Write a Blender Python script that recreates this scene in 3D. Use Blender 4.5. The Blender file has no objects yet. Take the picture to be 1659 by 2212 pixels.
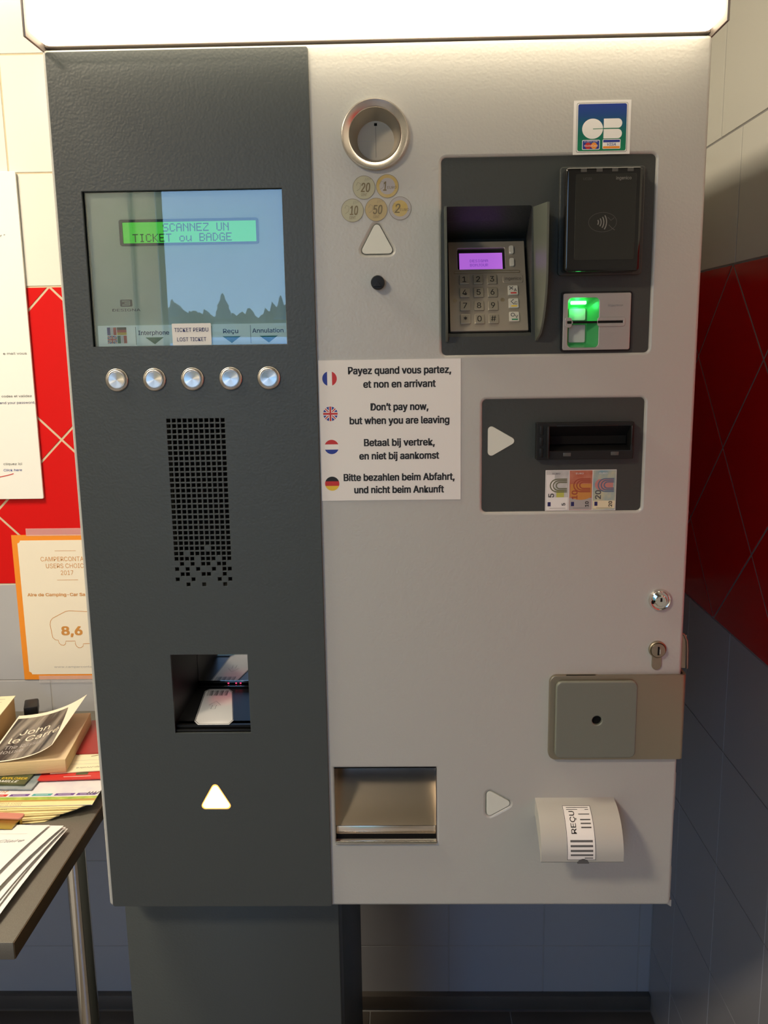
import bpy, bmesh, math, random
from mathutils import Vector, Matrix
random.seed(7)
SC = bpy.context.scene
COL = SC.collection
# ------------------------------------------------------------------ camera
W, H = 0.6457, 0.9214            # payment terminal face, metres; origin = lower left corner of the face
D, XR = 0.783, 0.862             # back wall plane (Y), right wall plane (X)
FLOOR, CEIL = -0.776, 1.74
XL, YR = -1.75, -2.6             # left wall, rear wall
cam_d = bpy.data.cameras.new('camera')
cam = bpy.data.objects.new('camera', cam_d); COL.objects.link(cam)
yaw, pitch, roll = -0.0225969, 0.187388, -0.015057
cy, sy, cp, sp = math.cos(yaw), math.sin(yaw), math.cos(pitch), math.sin(pitch)
fwd = Vector((sy*cp, cy*cp, -sp)); rgt = Vector((cy, -sy, 0)); up = rgt.cross(fwd)
cr, sr = math.cos(roll), math.sin(roll)
r2, u2 = cr*rgt + sr*up, -sr*rgt + cr*up
m = Matrix((r2, u2, -fwd)).transposed().to_4x4(); m.translation = Vector((0.34621, -0.93, 0.63699))
cam.matrix_world = m
cam_d.sensor_fit = 'VERTICAL'; cam_d.sensor_height = 36; cam_d.lens = 36*1936.28/2212
cam_d.clip_start = 0.02; cam_d.clip_end = 400
SC.camera = cam
# ------------------------------------------------------------------ light, exposure
SC.view_settings.view_transform = 'Standard'; SC.view_settings.look = 'None'
SC.view_settings.exposure = 0.0; SC.view_settings.gamma = 1.0; SC.view_settings.use_curve_mapping = False
SKY_STRENGTH = 5.0
HEADER_STRENGTH = 5.2
LAMP_W = 33.0
LAMP2_W = 34.0
world = bpy.data.worlds.new('sky'); SC.world = world; world.use_nodes = True
nt = world.node_tree; nt.nodes.clear()
wo = nt.nodes.new('ShaderNodeOutputWorld'); bg = nt.nodes.new('ShaderNodeBackground')
tc = nt.nodes.new('ShaderNodeTexCoord'); sx = nt.nodes.new('ShaderNodeSeparateXYZ'); ra = nt.nodes.new('ShaderNodeValToRGB')
nt.links.new(tc.outputs['Generated'], sx.inputs[0]); nt.links.new(sx.outputs['Z'], ra.inputs[0])
ra.color_ramp.elements[0].position = 0.0; ra.color_ramp.elements[0].color = (0.40, 0.68, 1.0, 1)
ra.color_ramp.elements[1].position = 0.45; ra.color_ramp.elements[1].color = (0.17, 0.42, 1.0, 1)
nt.links.new(ra.outputs[0], bg.inputs[0]); bg.inputs[1].default_value = SKY_STRENGTH
nt.links.new(bg.outputs[0], wo.inputs[0])

def area(name, loc, target, sx_, sy_, power, color, portal=False, spread=180):
    l = bpy.data.lights.new(name, 'AREA'); l.shape = 'RECTANGLE'; l.size = sx_; l.size_y = sy_
    l.energy = power; l.color = color; l.spread = math.radians(spread)
    if portal: l.cycles.is_portal = True
    o = bpy.data.objects.new(name, l); COL.objects.link(o); o.location = loc
    o.rotation_euler = (Vector(target)-Vector(loc)).to_track_quat('-Z', 'Y').to_euler()
    return o
LAMP_XY = (-0.85, -1.50)
area('ceiling_lamp_light', (LAMP_XY[0], LAMP_XY[1], CEIL-0.075), (LAMP_XY[0], LAMP_XY[1], 0), 0.30, 0.30, LAMP_W, (1.0, 0.84, 0.62))
LAMP2_XY = (-0.70, -0.05)
area('second_lamp_light', (LAMP2_XY[0], LAMP2_XY[1], CEIL-0.075), (LAMP2_XY[0], LAMP2_XY[1], 0), 0.50, 0.50, LAMP2_W, (1.0, 0.88, 0.68))
DOOR = (-0.58, -0.02, FLOOR, 1.35)
area('doorway_portal', ((DOOR[0]+DOOR[1])/2, YR-0.02, (DOOR[2]+DOOR[3])/2), ((DOOR[0]+DOOR[1])/2, 0, (DOOR[2]+DOOR[3])/2), DOOR[1]-DOOR[0], DOOR[3]-DOOR[2], 1, (1, 1, 1), True)

# ------------------------------------------------------------------ materials
MATS = {}
def mat(name, col, rough=0.5, metal=0.0, spec=0.5, bump=None, var=None, coat=0, emit=None, estr=1, aniso=0, trans=0, alpha=1):
    m = bpy.data.materials.new(name); m.use_nodes = True; MATS[name] = m
    n = m.node_tree.nodes; L = m.node_tree.links; b = n['Principled BSDF']
    b.inputs['Base Color'].default_value = (*col, 1); b.inputs['Roughness'].default_value = rough
    b.inputs['Metallic'].default_value = metal; b.inputs['Specular IOR Level'].default_value = spec
    b.inputs['Coat Weight'].default_value = coat; b.inputs['Coat Roughness'].default_value = 0.05
    if emit: b.inputs['Emission Color'].default_value = (*emit, 1); b.inputs['Emission Strength'].default_value = estr
    if alpha < 1: b.inputs['Alpha'].default_value = alpha
    if trans: b.inputs['Transmission Weight'].default_value = trans
    if aniso:
        b.inputs['Anisotropic'].default_value = aniso
        t = n.new('ShaderNodeTangent'); t.direction_type = 'RADIAL'; t.axis = 'Y'; L.new(t.outputs[0], b.inputs['Tangent'])
    if bump or var:
        t = n.new('ShaderNodeTexCoord')
    if bump:
        sc, st, det = bump[:3]
        z = n.new('ShaderNodeTexNoise'); z.inputs['Scale'].default_value = sc; z.inputs['Detail'].default_value = det
        if len(bump) > 3:
            mp = n.new('ShaderNodeMapping'); mp.inputs['Scale'].default_value = bump[3]; L.new(t.outputs['Object'], mp.inputs[0]); L.new(mp.outputs[0], z.inputs['Vector'])
        else: L.new(t.outputs['Object'], z.inputs['Vector'])
        bp = n.new('ShaderNodeBump'); bp.inputs['Strength'].default_value = st; bp.inputs['Distance'].default_value = 0.001
        L.new(z.outputs[0], bp.inputs['Height']); L.new(bp.outputs[0], b.inputs['Normal'])
    if var:
        sc, c2 = var
        z = n.new('ShaderNodeTexNoise'); z.inputs['Scale'].default_value = sc; z.inputs['Detail'].default_value = 3
        L.new(t.outputs['Object'], z.inputs['Vector'])
        r = n.new('ShaderNodeValToRGB'); r.color_ramp.elements[0].position = .35; r.color_ramp.elements[1].position = .65
        r.color_ramp.elements[0].color = (*col, 1); r.color_ramp.elements[1].color = (*c2, 1)
        L.new(z.outputs[0], r.inputs[0]); L.new(r.outputs[0], b.inputs['Base Color'])
    return m
def rampmat(name, stops, axis, lo, hi, rough=0.4, bump=None):
    """print that runs through colours along an object-space axis (lo..hi metres)"""
    m = mat(name, stops[0][1], rough, bump=bump); n = m.node_tree.nodes; L = m.node_tree.links
    t = n.new('ShaderNodeTexCoord'); s = n.new('ShaderNodeSeparateXYZ'); mr = n.new('ShaderNodeMapRange'); r = n.new('ShaderNodeValToRGB')
    L.new(t.outputs['Object'], s.inputs[0]); L.new(s.outputs[axis], mr.inputs[0]); mr.inputs[1].default_value = lo; mr.inputs[2].default_value = hi
    L.new(mr.outputs[0], r.inputs[0])
    e = r.color_ramp.elements
    e[0].position, e[0].color = stops[0][0], (*stops[0][1], 1); e[1].position, e[1].color = stops[-1][0], (*stops[-1][1], 1)
    for p_, c_ in stops[1:-1]: q = e.new(p_); q.color = (*c_, 1)
    L.new(r.outputs[0], n['Principled BSDF'].inputs['Base Color']); return m
PEEL = (430, 0.19, 0.5)
mat('silver_paint', (0.50, 0.495, 0.465), 0.42, 0.15, 0.5, PEEL)
mat('silver_smooth', (0.49, 0.485, 0.45), 0.4, 0.15, 0.5)
mat('dark_paint', (0.053, 0.061, 0.060), 0.42, 0.0, 0.55, PEEL)
mat('dark_panel', (0.045, 0.050, 0.046), 0.45, 0.0, 0.5, (330, 0.25, 1.5))
mat('black_plastic', (0.011, 0.011, 0.011), 0.42, 0, 0.35)
mat('black_gloss', (0.008, 0.008, 0.008), 0.06, 0, 0.6)
mat('black_matt', (0.005, 0.005, 0.005), 0.8, 0, 0.2)
mat('reader_glass', (0.022, 0.023, 0.020), 0.08, 0, 0.5)
mat('grey_plastic', (0.115, 0.128, 0.105), 0.33, 0, 0.5)
mat('steel', (0.62, 0.58, 0.52), 0.24, 1.0)
mat('steel_brushed', (0.60, 0.56, 0.50), 0.32, 1.0, bump=(60, 0.25, 3, (1, 30, 30)))
mat('steel_turned', (0.66, 0.62, 0.58), 0.26, 1.0, aniso=0.85)
mat('steel_mirror', (0.86, 0.74, 0.60), 0.24, 1.0, bump=(18, 0.12, 2))
mat('steel_dull', (0.40, 0.35, 0.26), 0.42, 1.0, bump=(40, 0.15, 3))
mat('chrome', (0.8, 0.78, 0.74), 0.08, 1.0)
mat('key_metal', (0.52, 0.48, 0.40), 0.35, 0.8)
mat('key_white', (0.72, 0.70, 0.62), 0.3, 0.2)
mat('pad_metal', (0.42, 0.38, 0.32), 0.42, 0.6, bump=(200, 0.08, 2))
mat('slot_metal', (0.50, 0.48, 0.46), 0.4, 0.7, bump=(300, 0.06, 2))
mat('white_arrow', (0.62, 0.62, 0.55), 0.4, emit=(0.9, 0.95, 0.8), estr=0.05)  # faint glow put into the plastic of the unlit triangles
mat('lit_arrow', (1, 0.9, 0.75), 0.4, emit=(1.0, 0.62, 0.28), estr=9)
mat('glow_orange', (1, 0.5, 0.15), 0.4, emit=(1.0, 0.33, 0.06), estr=2.2)
mat('light_panel', (0.9, 0.88, 0.82), 0.5, emit=(1.0, 0.86, 0.62), estr=HEADER_STRENGTH)
mat('lamp_diffuser', (0.9, 0.88, 0.82), 0.5, emit=(1.0, 0.88, 0.68), estr=1.2)
mat('header_trim', (0.30, 0.26, 0.24), 0.4, 0.5)
mat('cover_green', (0.185, 0.195, 0.16), 0.42, 0.1, 0.5, (300, 0.1, 2))
mat('paper', (0.80, 0.79, 0.77), 0.55)
mat('paper_warm', (0.86, 0.78, 0.62), 0.6)
mat('paper_cream', (0.80, 0.74, 0.50), 0.6)
mat('page_edge', (0.62, 0.46, 0.24), 0.75, bump=(10, 0.5, 4, (1, 1, 120)))
mat('page_inner', (0.66, 0.52, 0.33), 0.75)
mat('page_brown', (0.50, 0.32, 0.13), 0.75, bump=(10, 0.5, 4, (1, 1, 120)))
mat('ink_black', (0.012, 0.012, 0.012), 0.5)
mat('ink_grey', (0.10, 0.10, 0.10), 0.5)
mat('ink_pencil', (0.20, 0.20, 0.23), 0.6)
mat('ink_faint', (0.42, 0.40, 0.38), 0.6)
mat('ink_red', (0.55, 0.03, 0.025), 0.4)
mat('ink_blue', (0.02, 0.04, 0.30), 0.4)
mat('ink_navy', (0.02, 0.02, 0.12), 0.4)
mat('ink_white', (0.85, 0.85, 0.82), 0.4)
mat('ink_yellow', (0.80, 0.55, 0.04), 0.4)
mat('ink_orange', (0.85, 0.30, 0.03), 0.5)
mat('ink_orange_dull', (0.60, 0.27, 0.06), 0.5)
mat('ink_green', (0.01, 0.22, 0.10), 0.4)
mat('ink_teal', (0.06, 0.36, 0.36), 0.5)
mat('ink_purple', (0.13, 0.06, 0.26), 0.5)
mat('strip_plastic', (0.90, 0.97, 0.90), 0.35, emit=(0.75, 1.0, 0.85), estr=0.10)  # faint emission put in to brighten the strip behind the glass
mat('display_board', (0.72, 0.80, 0.64), 0.5, var=(14, (0.77, 0.85, 0.70)))
mat('lcd_rim', (0.02, 0.04, 0.02), 0.4)
mat('lcd_green', (0.05, 0.3, 0.02), 0.3, emit=(0.10, 1.0, 0.03), estr=0.36)
mat('lcd_ink', (0.004, 0.05, 0.01), 0.5)
mat('lcd_violet', (0.2, 0.08, 0.3), 0.3, emit=(0.62, 0.18, 0.95), estr=0.62)
mat('lcd_violet_ink', (0.12, 0.03, 0.3), 0.5, emit=(0.25, 0.07, 0.6), estr=0.45)
mat('led_green', (0.2, 1, 0.3), 0.3, emit=(0.12, 1.0, 0.22), estr=9)
mat('led_dim', (0.085, 0.085, 0.08), 0.3)
mat('green_clear', (0.07, 0.36, 0.13), 0.25, 0.0, 0.6, emit=(0.02, 0.55, 0.08), estr=0.05)
mat('guide_plate', (0.50, 0.56, 0.55), 0.4, 0.0)
mat('laser_red', (1, 0.1, 0.15), 0.3, emit=(1.0, 0.02, 0.08), estr=6)
mat('board_white', (0.86, 0.85, 0.80), 0.35)
mat('orange_print', (0.85, 0.28, 0.02), 0.45)
mat('certificate', (0.84, 0.77, 0.63), 0.5)
mat('tape', (0.85, 0.80, 0.78), 0.25, alpha=0.22)
mat('tile_white', (0.78, 0.76, 0.68), 0.16, 0, 0.5)
mat('tile_red', (0.62, 0.008, 0.008), 0.22, 0, 0.3)
mat('tile_grey', (0.44, 0.44, 0.46), 0.2, 0, 0.5)
mat('grout', (0.62, 0.50, 0.34), 0.9, bump=(300, 0.3, 2))
mat('grout_light', (0.42, 0.40, 0.38), 0.9)
mat('grout_grey', (0.32, 0.31, 0.30), 0.9, bump=(300, 0.3, 2))
mat('plaster', (0.24, 0.24, 0.215), 0.8, bump=(60, 0.2, 3))
mat('door_white', (0.80, 0.82, 0.76), 0.4)
mat('floor_tile', (0.10, 0.085, 0.07), 0.35, var=(6, (0.13, 0.11, 0.09)))
mat('laminate', (0.115, 0.105, 0.085), 0.5, bump=(500, 0.15, 2), var=(900, (0.15, 0.14, 0.115)))
mat('laminate_edge', (0.075, 0.045, 0.018), 0.55, bump=(500, 0.15, 2))
mat('blue_plastic', (0.02, 0.03, 0.20), 0.35)
mat('brass', (0.40, 0.28, 0.06), 0.3, 1.0)
mat('pink_plastic', (0.55, 0.22, 0.16), 0.3)
mat('grass', (0.10, 0.14, 0.04), 0.9)
mat('tree_green', (0.19, 0.23, 0.19), 0.9)
mat('car_paint', (0.75, 0.78, 0.80), 0.2, 0, 0.5, coat=0.5)
mat('car_glass', (0.02, 0.02, 0.03), 0.1)
rampmat('cb_gradient', [(0, (0.0, 0.22, 0.09)), (0.35, (0.0, 0.15, 0.10)), (0.75, (0.01, 0.06, 0.22)), (1, (0.015, 0.04, 0.28))], 'Z', -0.022, 0.022)
def glassmat():
    m = bpy.data.materials.new('pane_glass'); m.use_nodes = True; MATS['pane_glass'] = m
    n = m.node_tree.nodes; L = m.node_tree.links; n.clear()
    o = n.new('ShaderNodeOutputMaterial'); mx = n.new('ShaderNodeMixShader'); t = n.new('ShaderNodeBsdfTransparent'); g = n.new('ShaderNodeBsdfGlossy')
    f = n.new('ShaderNodeFresnel'); f.inputs[0].default_value = 1.55; g.inputs['Roughness'].default_value = 0.01
    a = n.new('ShaderNodeMath'); a.operation = 'MULTIPLY'; a.inputs[1].default_value = 2.0; L.new(f.outputs[0], a.inputs[0])
    t.inputs[0].default_value = (0.97, 1.0, 0.98, 1)
    L.new(a.outputs[0], mx.inputs[0]); L.new(t.outputs[0], mx.inputs[1]); L.new(g.outputs[0], mx.inputs[2]); L.new(mx.outputs[0], o.inputs[0])
glassmat()
def covermat():
    m = mat('cover_photo', (0.2, 0.2, 0.2), 0.35); n = m.node_tree.nodes; L = m.node_tree.links
    t = n.new('ShaderNodeTexCoord'); mp = n.new('ShaderNodeMapping'); mp.inputs['Scale'].default_value = (60, 5, 12)
    z = n.new('ShaderNodeTexNoise'); z.inputs['Scale'].default_value = 1.0; z.inputs['Detail'].default_value = 4; r = n.new('ShaderNodeValToRGB')
    r.color_ramp.elements[0].position = .42; r.color_ramp.elements[0].color = (0.03, 0.025, 0.02, 1); r.color_ramp.elements[1].position = .66; r.color_ramp.elements[1].color = (0.30, 0.27, 0.22, 1)
    L.new(t.outputs['Object'], mp.inputs[0]); L.new(mp.outputs[0], z.inputs['Vector']); L.new(z.outputs[0], r.inputs[0]); L.new(r.outputs[0], n['Principled BSDF'].inputs['Base Color'])
covermat()

# ------------------------------------------------------------------ geometry helpers
class Frame:
    """local millimetres (u right, v up, w out of the surface) -> world metres"""
    def __init__(s, o, u, v, rz=0):
        s.o = Vector(o); s.u = Vector(u).normalized(); s.v = Vector(v).normalized(); s.w = s.u.cross(s.v)
    def __call__(s, x, y, z=0): return s.o + (s.u*x + s.v*y + s.w*z)/1000
FACE = Frame((0, 0, 0), (1, 0, 0), (0, 0, 1))
BACK = Frame((0, D, 0), (1, 0, 0), (0, 0, 1))
RIGHT = Frame((XR, 0, 0), (0, -1, 0), (0, 0, 1))
LEFT = Frame((XL, 0, 0), (0, 1, 0), (0, 0, 1))
REAR = Frame((0, YR, 0), (-1, 0, 0), (0, 0, 1))
def FLAT(x, y, z, deg=0):
    a = math.radians(deg); return Frame((x, y, z), (math.cos(a), math.sin(a), 0), (-math.sin(a), math.cos(a), 0))
TOPVIEW = Frame((0, 0, 0), (1, 0, 0), (0, 1, 0))

def rrect(x0, x1, y0, y1, r=0, n=5):
    if r <= 0: return [(x0, y0), (x1, y0), (x1, y1), (x0, y1)]
    p = []
    for cx, cy_, a0 in ((x1-r, y0+r, -90), (x1-r, y1-r, 0), (x0+r, y1-r, 90), (x0+r, y0+r, 180)):
        for i in range(n+1):
            a = math.radians(a0+90*i/n); p.append((cx+r*math.cos(a), cy_+r*math.sin(a)))
    return p
def circ(cx, cy_, r, n=32, ry=None):
    return [(cx+r*math.cos(2*math.pi*i/n), cy_+(ry or r)*math.sin(2*math.pi*i/n)) for i in range(n)]
def rpoly(pts, r, n=5):
    """convex polygon (ccw) with rounded corners"""
    out = []; k = len(pts)
    for i in range(k):
        a, b, c = Vector(pts[i-1]), Vector(pts[i]), Vector(pts[(i+1) % k])
        d1, d2 = (a-b).normalized(), (c-b).normalized(); h = math.acos(max(-1, min(1, d1.dot(d2))))/2
        t = r/math.tan(h); p1, p2 = b+d1*t, b+d2*t; ce = b+(d1+d2).normalized()*(r/math.sin(h))
        a1 = math.atan2(p1.y-ce.y, p1.x-ce.x); a2 = math.atan2(p2.y-ce.y, p2.x-ce.x)
        da = (a2-a1+math.pi) % (2*math.pi)-math.pi
        out += [(ce.x+r*math.cos(a1+da*j/n), ce.y+r*math.sin(a1+da*j/n)) for j in range(n+1)]
    return out
def clip(poly, cl):
    """Sutherland-Hodgman, cl convex ccw"""
    out = list(poly)
    for i in range(len(cl)):
        ax, ay = cl[i]; bx, by = cl[(i+1) % len(cl)]
        inp, out = out, []
        side = lambda p: (bx-ax)*(p[1]-ay)-(by-ay)*(p[0]-ax)
        for j in range(len(inp)):
            p, q = inp[j-1], inp[j]; sp_, sq = side(p), side(q)
            if (sp_ >= -1e-9) != (sq >= -1e-9):
                t = sp_/(sp_-sq); out.append((p[0]+t*(q[0]-p[0]), p[1]+t*(q[1]-p[1])))
            if sq >= -1e-9: out.append(q)
        if len(out) < 3: return []
    o = []
    for p in out:
        if not o or (abs(p[0]-o[-1][0])+abs(p[1]-o[-1][1])) > 1e-4: o.append(p)
    if len(o) > 2 and abs(o[0][0]-o[-1][0])+abs(o[0][1]-o[-1][1]) < 1e-4: o.pop()
    return o if len(o) > 2 else []
def inset(poly, d):
    """convex ccw polygon moved inwards by d"""
    k = len(poly); L_ = []
    for i in range(k):
        a, b = Vector(poly[i]), Vector(poly[(i+1) % k]); e = (b-a).normalized(); nn = Vector((-e.y, e.x)); L_.append((a+nn*d, e))
    out = []
    for i in range(k):
        (p, e), (q, g) = L_[i-1], L_[i]; den = e.x*g.y-e.y*g.x
        if abs(den) < 1e-6: out.append(tuple(q)); continue
        t = ((q.x-p.x)*g.y-(q.y-p.y)*g.x)/den; out.append((p.x+e.x*t, p.y+e.y*t))
    return out

FONT = None
try:                                   # Blender's own bundled interface typeface, when present (else its built-in font)
    import os
    p_ = bpy.utils.system_resource('DATAFILES', path='fonts')
    if p_ and os.path.exists(os.path.join(p_, 'Inter.woff2')): FONT = bpy.data.fonts.load(os.path.join(p_, 'Inter.woff2'))
except Exception: FONT = None
ORG = {}
def origin_of(o): return ORG.get(o, Vector((0, 0, 0)))
class Acc:
    def __init__(s, frame=FACE, mat_='paper'): s.f = frame; s.v = []; s.F = []; s.m = []; s.mats = []; s.cur = mat_; s.fn = None; s.marks = []
    def mi(s, name):
        name = name or s.cur
        if name not in s.mats: s.mats.append(name)
        return s.mats.index(name)
    def raw(s, verts, faces, mat_=None, world=False):
        """verts in frame millimetres"""
        b = len(s.v); k = s.mi(mat_)
        for p in verts:
            if world: s.v.append(Vector(p))
            elif s.fn: s.v.append(Vector(s.fn(*p)))
            else: s.v.append(s.f(*p))
        f0 = len(s.F)
        for f_ in faces: s.F.append([b+i for i in f_]); s.m.append(k)
        s.marks.append((b, len(s.v), f0, len(s.F)))
        return s
    def mesh2(s, me, mat_=None, T=None):
        vs = [v.co.copy() if T is None else T @ v.co for v in me.vertices]
        return s.raw([tuple(v) for v in vs], [list(p.vertices) for p in me.polygons], mat_)
    def poly(s, pts, w=0, mat_=None): return s.raw([(x, y, w) for x, y in pts], [list(range(len(pts)))], mat_)
    def plate(s, outer, w0, w1, holes=(), bevel=0, mat_=None, res=1):
        cu = bpy.data.curves.new('t', 'CURVE'); cu.dimensions = '2D'; cu.fill_mode = 'BOTH'
        for pl in [outer]+list(holes):
            sp_ = cu.splines.new('POLY'); sp_.points.add(len(pl)-1)
            for i, (x, y) in enumerate(pl): sp_.points[i].co = (x, y, 0, 1)
            sp_.use_cyclic_u = True
        cu.extrude = max(0, (w1-w0)/2-bevel); cu.bevel_depth = bevel; cu.bevel_resolution = res; cu.offset = -bevel
        ob = bpy.data.objects.new('t', cu); me = bpy.data.meshes.new_from_object(ob)
        s.mesh2(me, mat_, Matrix.Translation((0, 0, (w0+w1)/2)))
        bpy.data.objects.remove(ob); bpy.data.curves.remove(cu); bpy.data.meshes.remove(me); return s
    def text(s, body, x, y, cap, w=0.15, width=None, align='CENTER', bold=0, mat_=None, rot=0, shear=0, thick=0, space=1):
        cu = bpy.data.curves.new('t', 'FONT'); cu.body = body; cu.size = 1; cu.shear = shear; cu.resolution_u = 3
        cu.space_character = space; cu.extrude = thick/2
        if FONT: cu.font = FONT
        ob = bpy.data.objects.new('t', cu); me = bpy.data.meshes.new_from_object(ob)
        xs = [v.co.x for v in me.vertices] or [0, 1]
        x0, x1 = min(xs), max(xs); sy_ = cap/(0.512 if FONT else 0.682); e = bold*cap*.75
        sx_ = sy_ if width is None else (width-2*e)/(x1-x0)
        ox = {'CENTER': (x0+x1)/2, 'LEFT': x0, 'RIGHT': x1}[align]
        for q, (ex, ey) in enumerate(((-e, -e*.5), (e, e*.5), (-e, e*.5), (e, -e*.5), (0, e*.5), (0, -e*.5)) if bold else ((0, 0),)):   # overstruck copies make the bold weight
            T = Matrix.Translation((x, y, w+thick/2+q*.012)) @ Matrix.Rotation(math.radians(rot), 4, 'Z') @ Matrix.Translation((ex, ey, 0)) @ Matrix.Diagonal((sx_, sy_, 1, 1)) @ Matrix.Translation((-ox, 0, 0))
            if thick: s.mesh2(me, mat_, T); continue
            vs, fs = [], []                # faces apart by microns so that overlapping outline pieces never coincide
            for i, p in enumerate(me.polygons):
                fs.append(list(range(len(vs), len(vs)+len(p.vertices))))
                for vi in p.vertices: c = T @ me.vertices[vi].co; vs.append((c.x, c.y, c.z+(i % 6)*.0018))
            s.raw(vs, fs, mat_)
        bpy.data.objects.remove(ob); bpy.data.curves.remove(cu); bpy.data.meshes.remove(me); return s
    def box(s, x0, x1, y0, y1, z0, z1, bevel=0, mat_=None, seg=2):
        bm = bmesh.new(); bmesh.ops.create_cube(bm, size=1)
        for v in bm.verts: v.co = Vector(((x0+x1)/2+v.co.x*(x1-x0), (y0+y1)/2+v.co.y*(y1-y0), (z0+z1)/2+v.co.z*(z1-z0)))
        if bevel: bmesh.ops.bevel(bm, geom=bm.edges[:], offset=bevel, segments=seg, profile=0.5, affect='EDGES')
        me = bpy.data.meshes.new('t'); bm.to_mesh(me); bm.free(); s.mesh2(me, mat_); bpy.data.meshes.remove(me); return s
    def lathe(s, cx, cy_, prof, n=40, mat_=None, a0=0, caps=True):
        vs = []; fs = []
        for (r, w) in prof:
            for i in range(n): a = a0+2*math.pi*i/n; vs.append((cx+r*math.cos(a), cy_+r*math.sin(a), w))
        for j in range(len(prof)-1):
            for i in range(n): k = (i+1) % n; fs.append([j*n+i, j*n+k, (j+1)*n+k, (j+1)*n+i])
        if caps and prof[0][0] > 1e-6: fs.append(list(range(n))[::-1])
        if caps and prof[-1][0] > 1e-6: fs.append([(len(prof)-1)*n+i for i in range(n)])
        return s.raw(vs, fs, mat_)
    def extr(s, prof, x0, x1, mat_=None, caps=True):
        """closed profile [(v,w)] extruded along u"""
        k = len(prof); vs = [(x0, a, b) for a, b in prof]+[(x1, a, b) for a, b in prof]
        fs = [[i, (i+1) % k, k+(i+1) % k, k+i] for i in range(k)]
        if caps: fs += [list(range(k))[::-1], list(range(k, 2*k))]
        return s.raw(vs, fs, mat_)
    def tube(s, pts, r, n=10, mat_=None):
        P = [Vector(p) for p in pts]; vs = []; fs = []
        for i, p in enumerate(P):
            t = (P[min(i+1, len(P)-1)]-P[max(i-1, 0)]).normalized(); a = t.orthogonal().normalized()
            if i and (a-pa).length > 1: a = pa-(pa.dot(t))*t; a.normalize()
            elif i: a = (pa-pa.dot(t)*t).normalized()
            pa = a; b = t.cross(a)
            for j in range(n): an = 2*math.pi*j/n; vs.append(tuple(p+(a*math.cos(an)+b*math.sin(an))*r))
        for i in range(len(P)-1):
            for j in range(n): k = (j+1) % n; fs.append([i*n+j, i*n+k, (i+1)*n+k, (i+1)*n+j])
        fs += [list(range(n))[::-1], [(len(P)-1)*n+j for j in range(n)]]
        return s.raw(vs, fs, mat_)
    def line(s, pts, wd, w=0.15, mat_=None, closed=False):
        """flat stroke along a polyline"""
        P = [Vector(p) for p in pts]; k = len(P); vs = []; fs = []
        for i, p in enumerate(P):
            a = P[(i-1) % k] if (closed or i) else p; b = P[(i+1) % k] if (closed or i < k-1) else p
            t = (b-a).normalized(); nn = Vector((-t.y, t.x))*wd/2; vs += [(p.x+nn.x, p.y+nn.y, w), (p.x-nn.x, p.y-nn.y, w)]
        for i in range(k if closed else k-1): j = (i+1) % k; fs.append([2*i+1, 2*j+1, 2*j, 2*i])
        return s.raw(vs, fs, mat_)
    def dots(s, body, x, y, pitch, w=0.15, mat_=None, adv=6):
        """5x7 dot matrix writing, x,y = lower left"""
        for i, ch in enumerate(body):
            g = DOTS.get(ch)
            if not g: continue
            for r_, row in enumerate(g):
                for c_ in range(5):
                    if row >> (4-c_) & 1:
                        a, b = x+(i*adv+c_)*pitch, y+(6-r_)*pitch; e = pitch*.96
                        s.raw([(a, b, w), (a+e, b, w), (a+e, b+e, w), (a, b+e, w)], [[0, 1, 2, 3]], mat_)
        return s
    def sheet(s, fn, nu, nv, mat_=None, thick=None, flip=False):
        """curved sheet, fn(u,v)->world; optional offset copy"""
        vs = [tuple(fn(i/nu, j/nv)) for j in range(nv+1) for i in range(nu+1)]
        fs = [[j*(nu+1)+i, j*(nu+1)+i+1, (j+1)*(nu+1)+i+1, (j+1)*(nu+1)+i] for j in range(nv) for i in range(nu)]
        return s.raw(vs, fs, mat_, world=True)
    def parts(s, name, parent, label=None, **k):
        """every primitive of this accumulator becomes a part of its own"""
        base = 0; out = []
        for i, (v0, v1, f0, f1) in enumerate(s.marks):
            b = Acc(s.f, s.cur); b.v = s.v[v0:v1]; b.F = [[q-v0 for q in f_] for f_ in s.F[f0:f1]]
            nm = [s.mats[q] for q in s.m[f0:f1]]; b.mats = sorted(set(nm)); b.m = [b.mats.index(q) for q in nm]
            out.append(b.build(name, parent, label, **k))
        return out
    def build(s, name, parent=None, label=None, cat=None, group=None, kind=None, smooth=True, origin=None, angle=35):
        xs = [v.x for v in s.v]; ys = [v.y for v in s.v]; zs = [v.z for v in s.v]
        if origin is None:
            c = Vector(((min(xs)+max(xs))/2, (min(ys)+max(ys))/2, (min(zs)+max(zs))/2))
            if parent is None: c.z = min(zs)
        else: c = Vector(origin)
        me = bpy.data.meshes.new(name); me.from_pydata([tuple(v-c) for v in s.v], [], s.F)
        for k in s.mats: me.materials.append(MATS[k])
        me.polygons.foreach_set('material_index', s.m)
        if smooth:
            me.polygons.foreach_set('use_smooth', [True]*len(me.polygons)); me.update(); me.set_sharp_from_angle(angle=math.radians(angle))
        o = bpy.data.objects.new(name, me); COL.objects.link(o); ORG[o] = c
        if parent is not None: o.parent = parent; o.location = c-origin_of(parent)
        else: o.location = c
        tag(o, label, cat, group, kind); return o
def tag(o, label=None, cat=None, group=None, kind=None):
    if label: o['label'] = label
    if cat: o['category'] = cat
    if group: o['group'] = group
    if kind: o['kind'] = kind
    return o
def empty(name, loc, label, cat, group=None):
    o = bpy.data.objects.new(name, None); COL.objects.link(o); o.location = loc; o.empty_display_size = 0.05
    ORG[o] = Vector(loc); return tag(o, label, cat, group)
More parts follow.
